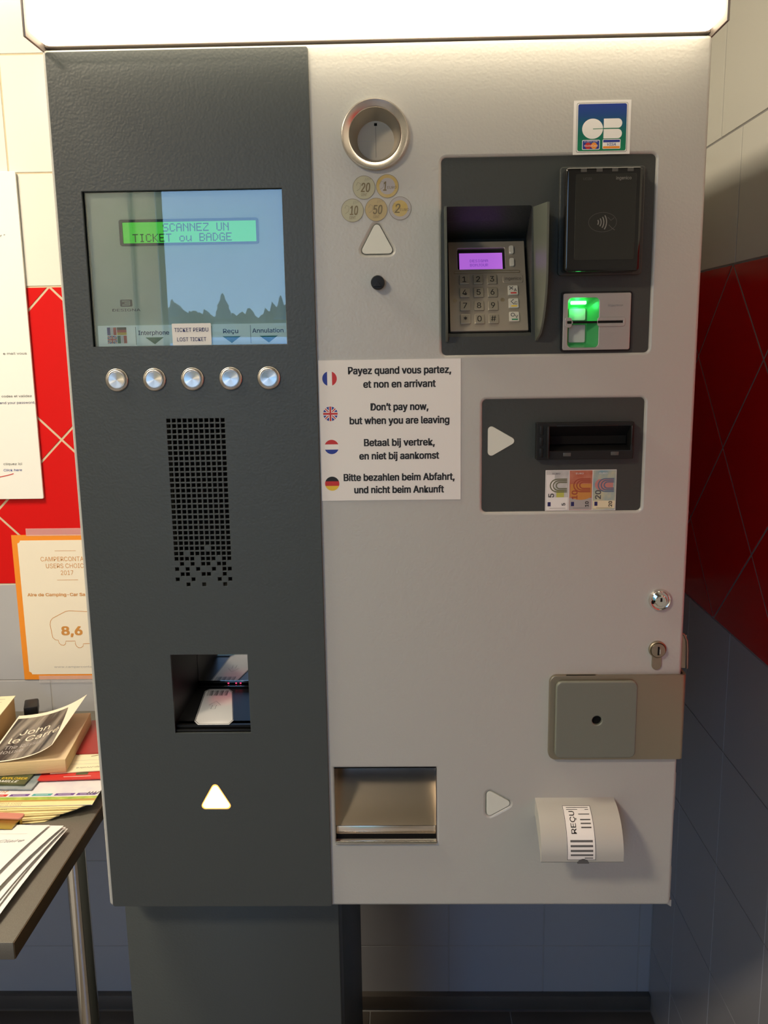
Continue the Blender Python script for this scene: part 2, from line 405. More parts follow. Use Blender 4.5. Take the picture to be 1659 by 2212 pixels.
DOTS = {'S': [15, 16, 16, 14, 1, 1, 30], 'C': [14, 17, 16, 16, 16, 17, 14], 'A': [14, 17, 17, 31, 17, 17, 17], 'N': [17, 25, 21, 19, 17, 17, 17], 'E': [31, 16, 16, 30, 16, 16, 31],
        'Z': [31, 1, 2, 4, 8, 16, 31], 'U': [17, 17, 17, 17, 17, 17, 14], 'T': [31, 4, 4, 4, 4, 4, 4], 'I': [14, 4, 4, 4, 4, 4, 14], 'K': [17, 18, 20, 24, 20, 18, 17],
        'o': [0, 0, 14, 17, 17, 17, 14], 'u': [0, 0, 17, 17, 17, 19, 13], 'B': [30, 17, 17, 30, 17, 17, 30], 'D': [28, 18, 17, 17, 17, 18, 28], 'G': [14, 17, 16, 23, 17, 17, 15],
        'O': [14, 17, 17, 17, 17, 17, 14], 'J': [7, 2, 2, 2, 2, 18, 12], 'R': [30, 17, 17, 30, 20, 18, 17]}

# ================================================================== SETTING
def struct(name, acc, parent=None): return acc.build(name, parent, kind='structure')
floor = struct('floor', Acc(TOPVIEW, 'grout_grey').box(XL*1000-60, XR*1000+60, YR*1000-60, D*1000+60, FLOOR*1000-60, FLOOR*1000-2))
struct('ceiling', Acc(TOPVIEW, 'plaster').box(XL*1000-60, XR*1000+60, YR*1000-60, D*1000+60, CEIL*1000, CEIL*1000+60))
UMIN, UMAX, ZT = XL*1000, XR*1000, 1354
wall_back = struct('wall_back', Acc(BACK, 'grout').plate(rrect(XL*1000-60, XR*1000+60, 173, CEIL*1000+60), -60, -1.0).plate(rrect(XL*1000-60, XR*1000+60, FLOOR*1000-60, 173), -60, -1.0, mat_='grout_light'))
wall_right = struct('wall_right', Acc(RIGHT, 'grout_grey').plate(rrect(-D*1000-0, -YR*1000+60, FLOOR*1000-60, CEIL*1000+60), -60, -1.0))
wall_left = struct('wall_left', Acc(LEFT, 'plaster').plate(rrect(YR*1000-60, D*1000, FLOOR*1000-60, CEIL*1000+60), -60, 0))
dx0, dx1, dz0, dz1 = [v*1000 for v in DOOR]
wall_rear = struct('wall_rear', Acc(REAR, 'plaster').plate([(-XR*1000-60, FLOOR*1000-60), (-dx1, FLOOR*1000-60), (-dx1, dz1), (-dx0, dz1), (-dx0, FLOOR*1000-60), (-XL*1000+60, FLOOR*1000-60), (-XL*1000+60, CEIL*1000+60), (-XR*1000-60, CEIL*1000+60)], -90, 0))
a = Acc(REAR, 'door_white'); a.box(-dx0, -dx0+110, dz0, dz1+60, -95, 12, 2); a.box(-dx1-60, -dx1, dz0, dz1+60, -95, 12, 2); a.box(-dx1-60, -dx0+110, dz1, dz1+60, -95, 12, 2)
struct('trim_1', a)
door = struct('door_1', Acc(Frame((dx0/1000-0.42, YR+0.02, 0), (-1, 0.0, 0), (0, 0, 1)), 'door_white').box(-330, 330, dz0+8, dz1, 0, 38, 2))
Acc(Frame((dx0/1000-0.42, YR+0.02, 0), (-1, 0.0, 0), (0, 0, 1)), 'steel').tube([(-270, 250, 38), (-270, 250, 80), (-170, 250, 80)], 9).build('door_handle', door)

# wall tiles, each a part of its wall
TILEMESH = {}
def tile(parent, fr, poly, mname, full=None):
    if full and (fr, full, mname) in TILEMESH:
        me, c0 = TILEMESH[(fr, full, mname)]
        cx = sum(p[0] for p in poly)/len(poly); cy_ = sum(p[1] for p in poly)/len(poly)
        o = bpy.data.objects.new('tile', me); COL.objects.link(o); o.parent = parent; wp = fr(cx, cy_, 0); ORG[o] = wp
        o.location = wp-origin_of(parent); return o
    k = len(poly); q = inset(poly, 0.6)
    vs = [(x, y, -3.5) for x, y in poly]+[(x, y, -0.5) for x, y in poly]+[(x, y, 0) for x, y in q]
    fs = [[i, (i+1) % k, k+(i+1) % k, k+i] for i in range(k)]+[[k+i, k+(i+1) % k, 2*k+(i+1) % k, 2*k+i] for i in range(k)]+[[2*k+i for i in range(k)]]
    a = Acc(fr, mname); a.raw(vs, fs)
    cx = sum(p[0] for p in poly)/k; cy_ = sum(p[1] for p in poly)/k
    o = a.build('tile', parent, smooth=False, origin=fr(cx, cy_, 0))
    if full: TILEMESH[(fr, full, mname)] = (o.data, None)
def area_of(p): return abs(sum(p[i-1][0]*p[i][1]-p[i][0]*p[i-1][1] for i in range(len(p))))/2
P_ = 202.0; ZB1, ZB0 = 748.0, 174.0
def tile_wall(parent, fr, u0, u1, low_u, up_us, apex):
    z = ZB0; row = 0
    while z > FLOOR*1000+40:                                  # grey field below the band
        z0 = max(z-P_, -746); u = low_u-P_*40
        while u < u1:
            a0, a1 = max(u, u0)+1.0, min(u+P_, u1)-1.0
            if a1-a0 > 4: tile(parent, fr, [(a0, z0+1), (a1, z0+1), (a1, z-1), (a0, z-1)], 'tile_grey', 'sq' if (a1-a0 > P_-2.5 and z-z0 > P_-1) else None)
            u += P_
        z -= P_
        if z <= -746: break
    g = 143.5
    for j in range(-1, 5):                                    # red band of diagonal tiles
        for i in range(-30, 30):
            cu_, cz = apex+g*i, ZB1-g*j
            if (i+j) % 2 == 0: continue
            dd = g-4.2*1.414/2
            dm = [(cu_-dd, cz), (cu_, cz-dd), (cu_+dd, cz), (cu_, cz+dd)]
            c = clip(dm, [(u0+1, ZB0+1.5), (u1-1, ZB0+1.5), (u1-1, ZB1-1.5), (u0+1, ZB1-1.5)])
            if c and area_of(c) > 60: tile(parent, fr, c, 'tile_red', 'dm' if len(c) == 4 and abs(area_of(c)-area_of(dm)) < 1 else None)
    for k in range(3):                                        # white courses above
        z = ZB1+P_*k; u = up_us[k % 2]-P_*40
        while u < u1:
            a0, a1 = max(u, u0)+1.5, min(u+P_, u1)-1.5
            if a1-a0 > 4: tile(parent, fr, [(a0, z+1.5), (a1, z+1.5), (a1, z+P_-1.5), (a0, z+P_-1.5)], 'tile_white', 'sq' if a1-a0 > P_-3.5 else None)
            u += P_
tile_wall(wall_back, BACK, -960, XR*1000, 28, (-400+0, -370), -313)
tile_wall(wall_right, RIGHT, -D*1000, 560, -443, (-513, -606), -523)
# skirting at the foot of the back wall, floor tiles
struct('baseboard_back', Acc(BACK, 'floor_tile').box(XL*1000, XR*1000, FLOOR*1000, -744, -2, 16, 1.5))
fx = XR*1000
for i in range(5):
    for j in range(6):
        x1, y1 = fx-300*i-1.5, D*1000-20-300*j-1.5
        o = Acc(TOPVIEW, 'floor_tile').box(x1-297, x1, y1-297, y1, FLOOR*1000-9, FLOOR*1000, 0.8, seg=1).build('tile', floor) if i+j == 0 else None
        if o: ft = o
        else:
            o = bpy.data.objects.new('tile', ft.data); COL.objects.link(o); o.parent = floor; o.location = ft.location+Vector((-0.3*i, -0.3*j, 0))
# outdoors, seen in reflections through the doorway
struct('ground', Acc(TOPVIEW, 'grass').box(-90000, 90000, -160000, YR*1000-95, FLOOR*1000-200, FLOOR*1000-30))
def tree(x, y, h, r, lab):
    t = empty('conifer', (x, y, FLOOR-0.03), lab, 'tree', 'trees along the field outside the door')
    a = Acc(TOPVIEW, 'tree_green'); z0 = FLOOR*1000
    a.lathe(x*1000, y*1000, [(r*150, z0), (r*120, z0+h*300)], 8); a.build('trunk', t)
    a = Acc(TOPVIEW, 'tree_green'); pr = []
    for k in range(9): pr += [(r*1000*(1-k/9)*random.uniform(.8, 1.1)+20, z0+h*1000*(0.12+k*.098)), (r*700*(1-k/9)+10, z0+h*1000*(0.12+k*.098+.05))]
    a.lathe(x*1000, y*1000, pr+[(1, z0+h*1000)], 12); a.build('foliage', t)
a = Acc(TOPVIEW, 'tree_green'); hz = FLOOR*1000-30; top_ = []; N_ = 260
for i in range(N_+1): top_.append((-48000+i*230, hz+4650+350*math.sin(i*.13)+350*math.sin(i*.41+1)+random.uniform(-420, 460)))
vs = [(x, -92000, hz) for x, z in top_]+[(x, -92000+random.uniform(-300, 300), z) for x, z in top_]+[(x, -94500, z-300) for x, z in top_]+[(x, -96000, hz) for x, z in top_]; k = N_+1
a.raw(vs, [[j*k+i, j*k+i+1, (j+1)*k+i+1, (j+1)*k+i] for j in range(3) for i in range(N_)])
a.build('hedge', None, 'long dark hedge across the far side of the field outside', 'hedge', kind='stuff', smooth=False)
for i, (x, h, r, d) in enumerate(((-29.5, 6.2, 2.6, 'widest'), (-22.2, 5.9, 2.0, 'shortest'), (-17.2, 6.4, 2.4, 'tallest'), (-11.5, 6.1, 1.8, 'narrowest'))): tree(x, -89, h, r, 'dark conifer in front of the far hedge outside, the %s of four' % d)
t = empty('car', (-2.1, -9.2, FLOOR-0.03), 'white car parked on the grass outside the door', 'car')
body = [(-2100, 250), (-2150, 650), (-1950, 850), (-1150, 980), (-600, 1420), (-100, 1500), (900, 1490), (1500, 1300), (1900, 980), (2080, 700), (2050, 250)]
CF = Frame((-2.1, -10.0, FLOOR), (0.9, 0.43, 0), (0, 0, 1))
Acc(CF, 'car_paint').plate(body[::-1], 0, 1650, bevel=90, res=3).build('body', t)
Acc(CF, 'car_glass').plate([(-1050, 1000), (-1480, 985), (-560, 1390), (-80, 1450), (850, 1440), (1380, 1270), (1650, 1000)][1:][::-1], 1640, 1662).build('window', t)
for wx in (-1300, 1250): Acc(CF, 'black_plastic').lathe(wx, 320, [(1, 1480), (330, 1480), (330, 1665), (200, 1670), (1, 1672)], 24).build('wheel', t)
# ceiling lamp (above the picture, left)
for (lx, ly), d_ in ((LAMP_XY, 'in the middle of the room'), (LAMP2_XY, 'above the table')):
    t = empty('ceiling_light', (lx, ly, CEIL), 'flush square ceiling light with a warm diffuser '+d_, 'lamp')
    a = Acc(TOPVIEW, 'silver_smooth'); X_, Y_ = lx*1000, ly*1000; C_ = CEIL*1000
    a.plate(rrect(X_-280, X_+280, Y_-280, Y_+280, 12), C_-70, C_, holes=[rrect(X_-260, X_+260, Y_-260, Y_+260, 8)]); a.build('housing', t)
    Acc(TOPVIEW, 'lamp_diffuser').box(X_-258, X_+258, Y_-258, Y_+258, C_-66, C_-60, 1).build('diffuser', t)

# ================================================================== PAYMENT TERMINAL
T = empty('payment_terminal', (0.13, 0.2, FLOOR), 'tall silver and dark grey payment terminal on a dark pedestal under a lit white header', 'ticket machine')
dark_holes_display = rrect(30, 229, 636.5, 788)
scan_hole = rrect(90, 174, 214, 305)
tri_up = lambda cx, z0, z1, hw, r: rpoly([(cx-hw, z0), (cx+hw, z0), (cx, z1)], r)
tri_rt = lambda x0, x1, zc, hh, r: rpoly([(x0, zc-hh), (x1, zc), (x0, zc+hh)], r)
TRI_LIT = tri_up(131, 122, 156.5, 19.5, 4.2)
TRI_COIN = tri_up(322.3, 723.5, 757, 18.5, 4.0)
TRI_NOTE = tri_rt(434, 466, 534, 18.5, 4.0)
TRI_REC = tri_rt(435, 466, 126, 18, 4.2)
# silver casing (one folded sheet with the openings of the modules)
holes = [rrect(26, 233, 632, 792), rrect(96, 166, 378, 566), rrect(86, 178, 210, 309), [(x, z) for x, z in tri_up(131, 119, 161, 23, 5)],
         rrect(387, 596, 623, 813.5, 4.5), rrect(428.5, 594.5, 459.5, 577, 4.5), circ(322, 836, 27, 40), rrect(265, 379, 78, 169.5), TRI_COIN, TRI_REC]
Acc(FACE, 'silver_paint').plate(rrect(0, 645.7, -1, 920, 4), -30, 0, holes, bevel=3.2, res=3).build('casing', T)
a = Acc(FACE, 'silver_smooth'); a.box(8, 638, 6, 912, -774, -750, 1); a.box(8, 12, 6, 912, -774, -28); a.box(634, 638, 6, 912, -774, -28); a.box(8, 638, 6, 10, -774, -28); a.box(8, 638, 908, 912, -774, -28)
a.build('cabinet', T)  # unseen depth, stretched to the back wall to block the lamp above the table
grille = []
miss = {24: [6], 25: [2], 26: [4, 8]}; only = {27: [1, 3, 5, 6, 8, 9], 28: [0, 2, 4, 7, 9, 10], 29: [1, 2, 5, 6, 9], 30: [0, 3, 8, 10], 31: [2, 5, 9]}
for r_ in range(32):
    cols = only.get(r_) or [c for c in range(11) if c not in miss.get(r_, [])]
    for c in cols:
        gx, gz = 102.8+c*5.66, 560-r_*5.67; grille.append(rrect(gx-1.95, gx+1.95, gz-1.95, gz+1.95))
dark = Acc(FACE, 'dark_paint').plate(rpoly([(5, 0.3), (258.7, 0.3), (258.7, 917), (4, 917)], 2.5), 0.2, 3.2, [dark_holes_display, scan_hole, TRI_LIT]+grille, bevel=0.5)
dark.build('front_door', T, 'dark grey textured front door with display, speaker holes and scanner opening')
Acc(FACE, 'black_matt').box(94, 168, 376, 568, -34, -30).build('speaker_backing', T)
# pedestal
a = Acc(FACE, 'dark_paint'); a.box(1, 262, FLOOR*1000, -1.5, -95, -46, 2); a.build('pedestal', T, 'dark grey sheet metal pedestal')
Acc(FACE, 'dark_panel').box(6, 258, FLOOR*1000, -1.5, -560, -97, 2).build('pedestal_housing', T)
# lit header
hd = Acc(FACE, 'light_panel').box(2, 644, 922, 991, -2, 41, 7, seg=4).build('header_panel', T, 'illuminated white header box')
a = Acc(FACE, 'header_trim'); a.box(2, 644, 923, 993, -774, -2.5, 1); a.box(2, 644, 991.3, 994, -3, 40, .5); a.build('header_housing', T)  # unseen opaque back and top, added to stop the header's spill and lamp light
for x0, x1 in ((-0.8, 1.9), (644.1, 646.8)):
    Acc(FACE, 'header_trim').box(x0, x1, 919, 996, -776, 41.5, 0.8).build('header_side', T)  # unseen depth of the sides runs to the wall to block light
# ---------------- display
dp = Acc(FACE, 'display_board').box(24, 235, 630, 794, -9, -6.5).build('display_panel', T, 'pale green printed panel behind glass with a text display')
Acc(FACE, 'black_plastic').plate(rrect(25, 234, 631, 793), -6.4, -2.2, [rrect(30.2, 228.8, 636.7, 787.8)]).build('bezel', dp)
Acc(FACE, 'pane_glass').poly(rrect(30, 229, 636.6, 788), -1.2).build('glass', dp, smooth=False)
lc = Acc(FACE, 'lcd_rim'); lc.plate(rrect(62.5, 203, 736.3, 761.5, 2), -6.4, -4.6, [rrect(65.7, 200.8, 738.6, 759)]); lc.build('text_display', dp)
a = Acc(FACE, 'lcd_green'); a.poly(rrect(65, 201, 738, 759.6), -6.2)
pt = 1.13
a.dots('SCANNEZ UN', 106.5, 749.6, pt, -6.0, 'lcd_ink'); a.dots('TICKET ou BADGE', 75.2, 739.8, pt, -6.0, 'lcd_ink')
a.build('lcd_screen', dp, smooth=False)
a = Acc(FACE, 'strip_plastic'); a.box(33.5, 229.5, 636.6, 657.6, -6.4, -5)
for x in (72.5, 111, 151, 191): a.box(x-.2, x+.2, 638, 656, -5, -4.9, mat_='ink_grey')
def flag(a, kind, x0, x1, y0, y1, w, cl=None):
    cl = cl or rrect(x0, x1, y0, y1)
    def q(pts, m_, dw=0):
        c = clip(pts, cl)
        if c: a.poly(c, w+dw, m_)
    X = lambda t: x0+(x1-x0)*t
    Y = lambda t: y0+(y1-y0)*t
    def R(a0, a1, b0, b1, m_, dw=0): q([(X(a0), Y(b0)), (X(a1), Y(b0)), (X(a1), Y(b1)), (X(a0), Y(b1))], m_, dw)
    if kind == 'fr': R(0, .34, 0, 1, 'ink_blue'); R(.34, .67, 0, 1, 'ink_white'); R(.67, 1, 0, 1, 'ink_red')
    if kind == 'it': R(0, .34, 0, 1, 'ink_green'); R(.34, .67, 0, 1, 'ink_white'); R(.67, 1, 0, 1, 'ink_red')
    if kind == 'de': R(0, 1, .67, 1, 'ink_black'); R(0, 1, .34, .67, 'ink_red'); R(0, 1, 0, .34, 'ink_yellow')
    if kind == 'nl': R(0, 1, .68, 1, 'ink_red'); R(0, 1, .32, .68, 'ink_white'); R(0, 1, 0, .32, 'ink_blue')
    if kind == 'uk':
        R(0, 1, 0, 1, 'ink_blue')
        for s_ in (1, -1):
            for t_, m_, dw in ((.11, 'ink_white', .03), (.045, 'ink_red', .06)):
                wx, hy = x1-x0, (y1-y0)*s_; L_ = math.hypot(wx, hy); nx, ny = -hy/L_*wx*t_*.8, wx/L_*wx*t_*.8
                ax, ay = x0, (y0 if s_ == 1 else y1); bx, by = ax+wx, ay+hy
                pts = [(ax-nx, ay-ny), (bx-nx, by-ny), (bx+nx, by+ny), (ax+nx, ay+ny)]; dw += .015*(s_ < 0)
                q(pts, m_, dw)
        R(.40, .60, 0, 1, 'ink_white', .09); R(0, 1, .38, .62, 'ink_white', .105); R(.44, .56, 0, 1, 'ink_red', .12); R(0, 1, .43, .57, 'ink_red', .15)
flag(a, 'fr', 43, 52.6, 648, 655.8, -4.8); flag(a, 'de', 53.2, 63, 648, 655.8, -4.8); flag(a, 'uk', 43, 52.6, 639.6, 647.4, -4.8); flag(a, 'it', 53.2, 63, 639.6, 647.4, -4.8)
a.text('Interphone', 91, 647.8, 4.3, -4.8, 32, bold=.03, mat_='ink_navy'); a.text('Reçu', 170.5, 648.3, 4.3, -4.8, 15.5, bold=.03, mat_='ink_navy'); a.text('Annulation', 208.8, 648.3, 4.3, -4.8, 32, bold=.03, mat_='ink_navy')
for x in (91.7, 171.3, 209.5): a.poly([(x-9.5, 645.2), (x, 638.2), (x+9.5, 645.2)], -4.8, 'ink_green')
a.build('label_strip', dp, 'pale strip of button labels with four flags', smooth=False)
a = Acc(FACE, 'paper'); a.plate(rrect(111.3, 151.2, 636.8, 658.6, .8), -1.1, -.5)
a.text('TICKET PERDU', 131, 650.3, 3.9, -.4, 35, bold=.02, mat_='ink_navy'); a.text('LOST TICKET', 131, 640.8, 3.9, -.4, 30, bold=.02, mat_='ink_navy')
a.build('sticker', dp, 'white sticker reading TICKET PERDU LOST TICKET', smooth=False)
a = Acc(FACE, 'ink_grey'); a.plate(rpoly([(58, 676.5), (70.5, 676.5), (70.5, 683.5), (58, 683.5)], 1.2), -6.4, -6.3)
a.line([(60, 682), (68, 682), (68, 678.2), (60, 678.2)], .8, -6.2, 'display_board'); a.line([(62.5, 680.1), (68, 680.1)], .8, -6.2, 'display_board')
a.text('DESIGNA', 64, 671.8, 2.6, -6.3, 29, mat_='ink_grey', bold=.01)
a.build('maker_logo', dp, smooth=False)
# ---------------- five round metal buttons
for i, bx in enumerate((52.3, 91.2, 130.5, 170, 209.3)):
    a = Acc(FACE, 'steel_turned'); a.lathe(bx, 602.6, [(11.9, 3), (11.9, 4.2), (11.2, 5.2), (8.9, 5.6), (8.5, 5.0), (8.1, 5.0), (7.9, 5.6), (0.01, 5.2)], 48)
    a.build('button', T, angle=50)
# ---------------- scanner bay
sc = Acc(FACE, 'black_gloss')
sc.raw([(90, 222, 0), (174, 222, 0), (174, 222, -118), (90, 222, -118)], [[0, 1, 2, 3]], 'black_plastic')
sc.raw([(90, 214, 0), (90, 305, 0), (90, 305, -118), (90, 214, -118)], [[0, 1, 2, 3]], 'black_plastic')
sc.raw([(174, 214, 0), (174, 214, -118), (174, 305, -118), (174, 305, 0)], [[0, 1, 2, 3]], 'black_plastic')
sc.raw([(90, 305, 0), (174, 305, 0), (174, 305, -118), (90, 305, -118)], [[0, 1, 2, 3]], 'black_plastic')
sc.raw([(90, 214, -119), (174, 214, -119), (174, 305, -119), (90, 305, -119)], [[0, 1, 2, 3]], 'black_plastic')
sc.box(90, 174, 217.2, 222, -12, -3, 1.2, 'black_plastic'); sc.box(90, 174, 214, 216.5, -20, 0, .4, 'black_plastic')
scan = sc.build('scanner_bay', T, 'black ticket scanner bay')
MATS_m = mat('scanner_window', (0.02, 0.02, 0.022), 0.04, 0, 1.0, coat=1.0); MATS_m.node_tree.nodes['Principled BSDF'].inputs['IOR'].default_value = 2.6
a = Acc(FACE, 'scanner_window'); a.box(90.5, 173.5, 229, 304.5, -117.5, -114); a.build('mirror_glass', scan)
a = Acc(FACE, 'black_gloss'); a.box(90.5, 173.5, 222.2, 225, -118, -108, .8); a.box(90.5, 173.5, 226, 229, -118, -112, .8); a.parts('rail', scan)
TK = Frame((0, 0, 0.2221), (1, 0, 0), (0, 1, 0))
a = Acc(TK, 'paper'); tkp = [(115, 0), (149.5, 0), (152.5, 11), (135.6, 96), (129.5, 104), (106, 104), (101.5, 97), (109, 9)]
a.plate(tkp, 0, .4); a.line([(x*.965+4.5, y*.965+1.8) for x, y in tkp], .9, .45, 'ink_grey', True)
for k in range(20):
    x = 106+k*1.23; wd = (.45, .8, .3, .95, .6)[k*7 % 5]
    a.raw([(x+1, 83, .45), (x+1+wd, 83, .45), (x+wd, 99, .45), (x, 99, .45)], [[0, 1, 2, 3]], 'ink_black')
ar = [(120, 43), (125, 43), (124.6, 54), (129.5, 54), (122, 66), (115.5, 54), (120.2, 54)]
a.line(ar, .5, .45, 'ink_grey', True)
a.build('ticket_diagram', scan, 'sample ticket sticker with barcode and arrow', smooth=False)
for lx in (127, 136.5, 142): Acc(FACE, 'laser_red').box(lx, lx+1.6, 226.4, 227.2, -111.9, -111.4).build('laser_dot', scan)
def spot(name, loc, target, power, color, size_, blend=.5, r=.004):
    l = bpy.data.lights.new(name, 'SPOT'); l.energy = power; l.color = color; l.spot_size = math.radians(size_); l.spot_blend = blend; l.shadow_soft_size = r
    o = bpy.data.objects.new(name, l); COL.objects.link(o); o.location = loc; o.rotation_euler = (Vector(target)-Vector(loc)).to_track_quat('-Z', 'Y').to_euler(); o.parent = T; o.location = Vector(loc)-ORG[T]; return o
spot('scanner_lamp', (0.130, 0.018, 0.300), (0.129, 0.045, 0.222), 0.10, (1.0, 0.90, 0.75), 75)
spot('laser_lamp', (0.134, 0.10, 0.298), (0.131, 0.075, 0.222), 0.05, (1.0, 0.03, 0.10), 34, .9, .002)
# ---------------- arrows
al = Acc(FACE, 'lit_arrow').plate(tri_up(131, 123.4, 153.3, 17.3, 3.4), -2, 2.9, bevel=.4).build('arrow_lamp', T, 'lit orange white triangle')
Acc(FACE, 'glow_orange').plate(inset(TRI_LIT, .15), -2, 2.6, [tri_up(131, 123.3, 153.6, 17.5, 3.4)]).build('glow_rim', al, 'orange glowing rim')
for tr, nm, w1 in ((TRI_COIN, 'arrow_lamp', -.2), (TRI_REC, 'arrow_lamp', -.2)):
    Acc(FACE, 'white_arrow').plate(inset(tr, .5), -6, w1, bevel=.3).build(nm, T, 'unlit white triangle')
# ---------------- coin slot
a = Acc(FACE, 'steel_turned'); a.lathe(0, 0, [(33, 0), (33.3, 4.6), (32.6, 6.0), (31.8, 6.3), (26.2, 3.8), (25.4, 3.0), (25, 2.2)], 64, caps=False)
a.v = [v+Vector((0.322, 0, 0.836)) for v in a.v]; cup = a.build('coin_slot', T, 'round brushed steel coin slot', origin=(0.322, 0, 0.836), angle=22)
a = Acc(FACE, 'steel_brushed'); a.lathe(322, 836, [(25, 2.4), (24.4, 0.5), (19.5, -23), (18.6, -25)], 64, caps=False); a.build('funnel', cup, angle=60)
mat('shutter_metal', (0.50, 0.44, 0.35), 0.45, 0.35)
a = Acc(FACE, 'shutter_metal'); a.lathe(322, 836, [(19, -25.5), (18.7, -25)], 48)
a.box(321.85, 322.15, 820, 850, -25, -24.9, mat_='ink_grey'); a.box(320.5, 323.5, 850, 852.6, -25, -24.8, mat_='black_matt'); a.box(303.6, 340.4, 835.4, 835.6, -25, -24.95, mat_='ink_faint'); a.build('shutter', cup)
# coin stickers
def coin(cx, cz, txt, rim, core, numw, sub):
    a = Acc(FACE, rim); a.plate(circ(cx, cz, 11.2, 40), .0, .35); a.line(circ(cx, cz, 11, 40), .45, .42, 'ink_faint2', True)
    if core != rim: a.poly(circ(cx, cz, 7.8, 32), .4, core)
    a.line([(cx-7.5, cz+2), (cx-6, cz+5), (cx-3, cz+3.5), (cx-4, cz-1), (cx-7, cz-3)], .35, .44, 'ink_faint2')
    a.text(txt, cx+1.5 if len(txt) > 1 else cx-2.5, cz-4.2, 8.5, .47, numw, mat_='coin_ink', shear=.2, bold=.04); a.text(sub[0], cx+sub[1], cz+sub[2], sub[3], .46, sub[4], mat_='coin_ink')
    if len(txt) > 1:
        for k in range(4): a.line([(cx+1+k*1.6, cz+6+k*.3), (cx+2+k*1.7, cz+9)], .25, .44, 'ink_faint2')
    a.build('coin_sticker', T, 'printed %s coin sticker' % {'20': 'yellow green 20', '1': 'gold rimmed 1', '10': 'pale 10', '50': 'pale gold 50', '2': 'silver rimmed 2'}[txt], smooth=False)
mat('ink_faint2', (0.24, 0.22, 0.17), 0.5); mat('coin_ink', (0.20, 0.16, 0.08), 0.4); mat('coin_pale', (0.44, 0.43, 0.30), 0.35); mat('coin_gold', (0.50, 0.36, 0.09), 0.35, var=(60, (0.52, 0.42, 0.2)))
mat('coin_silver', (0.42, 0.40, 0.40), 0.35); mat('coin_bronze', (0.46, 0.37, 0.19), 0.35)
coin(310.2, 787.3, '20', 'coin_pale', 'coin_pale', 9.5, ('CENT', 0, -8, 2.4, 6)); coin(333.3, 788.2, '1', 'coin_gold', 'coin_silver', 3.5, ('EURO', 4.5, -2.5, 2.5, 9))
coin(298.3, 765.8, '10', 'coin_pale', 'coin_pale', 8.5, ('CENT', 0, -8, 2.4, 6)); coin(322, 766.2, '50', 'coin_bronze', 'coin_bronze', 9.5, ('CENT', 0, -8, 2.4, 6)); coin(345.6, 767.0, '2', 'coin_silver', 'coin_gold', 6, ('EURO', 4.5, -2.5, 2.5, 9))
# black knob
a = Acc(FACE, 'black_plastic'); a.lathe(322.5, 695.6, [(7, 0), (6.9, 8), (6.2, 9), (0.01, 9.2)], 28); a.plate([(318.5, 691.6), (326.5, 691.6), (322.5, 696.5)], 9.0, 10.2, bevel=.2); a.build('camera_knob', T, 'small round black knob')
# ---------------- white instruction sticker
a = Acc(FACE, 'paper'); a.plate(rrect(259.8, 406, 473.4, 619.4), .1, .7)
SX = lambda x, y: 259.8+(x-(38+(y-95)*.027))*.0955
SZ = lambda y: 619.4-(y-88)*.0958
for s_, x0, x1, y in (('Payez quand vous partez,', 362, 1470, 238), ('et non en arrivant', 527, 1308, 383), ('Don’t pay now,', 608, 1235, 627), ('but when you are leaving', 382, 1465, 773),
                      ('Betaal bij vertrek,', 540, 1312, 1012), ('en niet bij aankomst', 490, 1363, 1158), ('Bitte bezahlen beim Abfahrt,', 320, 1538, 1393), ('und nicht beim Ankunft', 437, 1425, 1531)):
    a.text(s_, (SX(x0, y)+SX(x1, y))/2, SZ(y), 7.2, .75, SX(x1, y)-SX(x0, y), bold=.075, mat_='ink_black')
for kd, x, y in (('fr', 163, 282), ('uk', 173, 658), ('nl', 187, 1018), ('de', 194, 1422)):
    cx, cz = SX(x, y), SZ(y); flag(a, kd, cx-7.5, cx+7.5, cz-7.5, cz+7.5, .75, circ(cx, cz, 7.5, 40))
a.build('instruction_sticker', T, 'square white sticker telling drivers in four languages to pay when leaving', smooth=False)
# ---------------- CB card sticker
a = Acc(FACE, 'paper'); a.plate(rrect(515, 570.3, 814, 863.5), .1, .5); a.line(rrect(518.2, 567.2, 816.2, 861.2, 1.6), .35, .55, 'ink_grey', True)
cbs = a.build('card_sticker', T, 'square blue and green bank card sticker', smooth=False)
a = Acc(FACE, 'cb_gradient'); a.poly(rrect(519.3, 566.2, 817.2, 860.3, 1.8), .62)
g1 = [(533.6+10.1*math.cos(math.radians(t_)), 837.6+9.3*math.sin(math.radians(t_))) for t_ in range(0, 360, 9)]
a.poly(g1, .68, 'ink_white'); a.poly([(544.3, 838.1)]+[(558.2+3.9*math.cos(math.radians(t_)), 842.4+4.3*math.sin(math.radians(t_))) for t_ in range(-90, 91, 15)]+[(544.3, 846.7)], .68, 'ink_white')
a.poly([(544.3, 828.5)]+[(558.2+3.9*math.cos(math.radians(t_)), 832.8+4.3*math.sin(math.radians(t_))) for t_ in range(-90, 91, 15)]+[(544.3, 837.1)], .68, 'ink_white')
a.line([(534, 837.5), (561, 837.7)], .6, .72, 'ink_green'); 
a.plate(rrect(523.8, 541, 818.4, 827.4, 1), .64, .7, mat_='ink_white'); a.poly(rrect(524.4, 540.4, 819, 826.8, .8), .74, 'ink_blue'); a.poly(circ(529.6, 822, 3, 20), .78, 'ink_red'); a.poly(circ(535.4, 822, 3, 20), .79, 'ink_orange'); a.text('MasterCard', 532.4, 821.2, 1.7, .84, 13, mat_='ink_white')
a.text('EUROCARD', 532.4, 825.3, 1.1, .84, 13, mat_='ink_white')
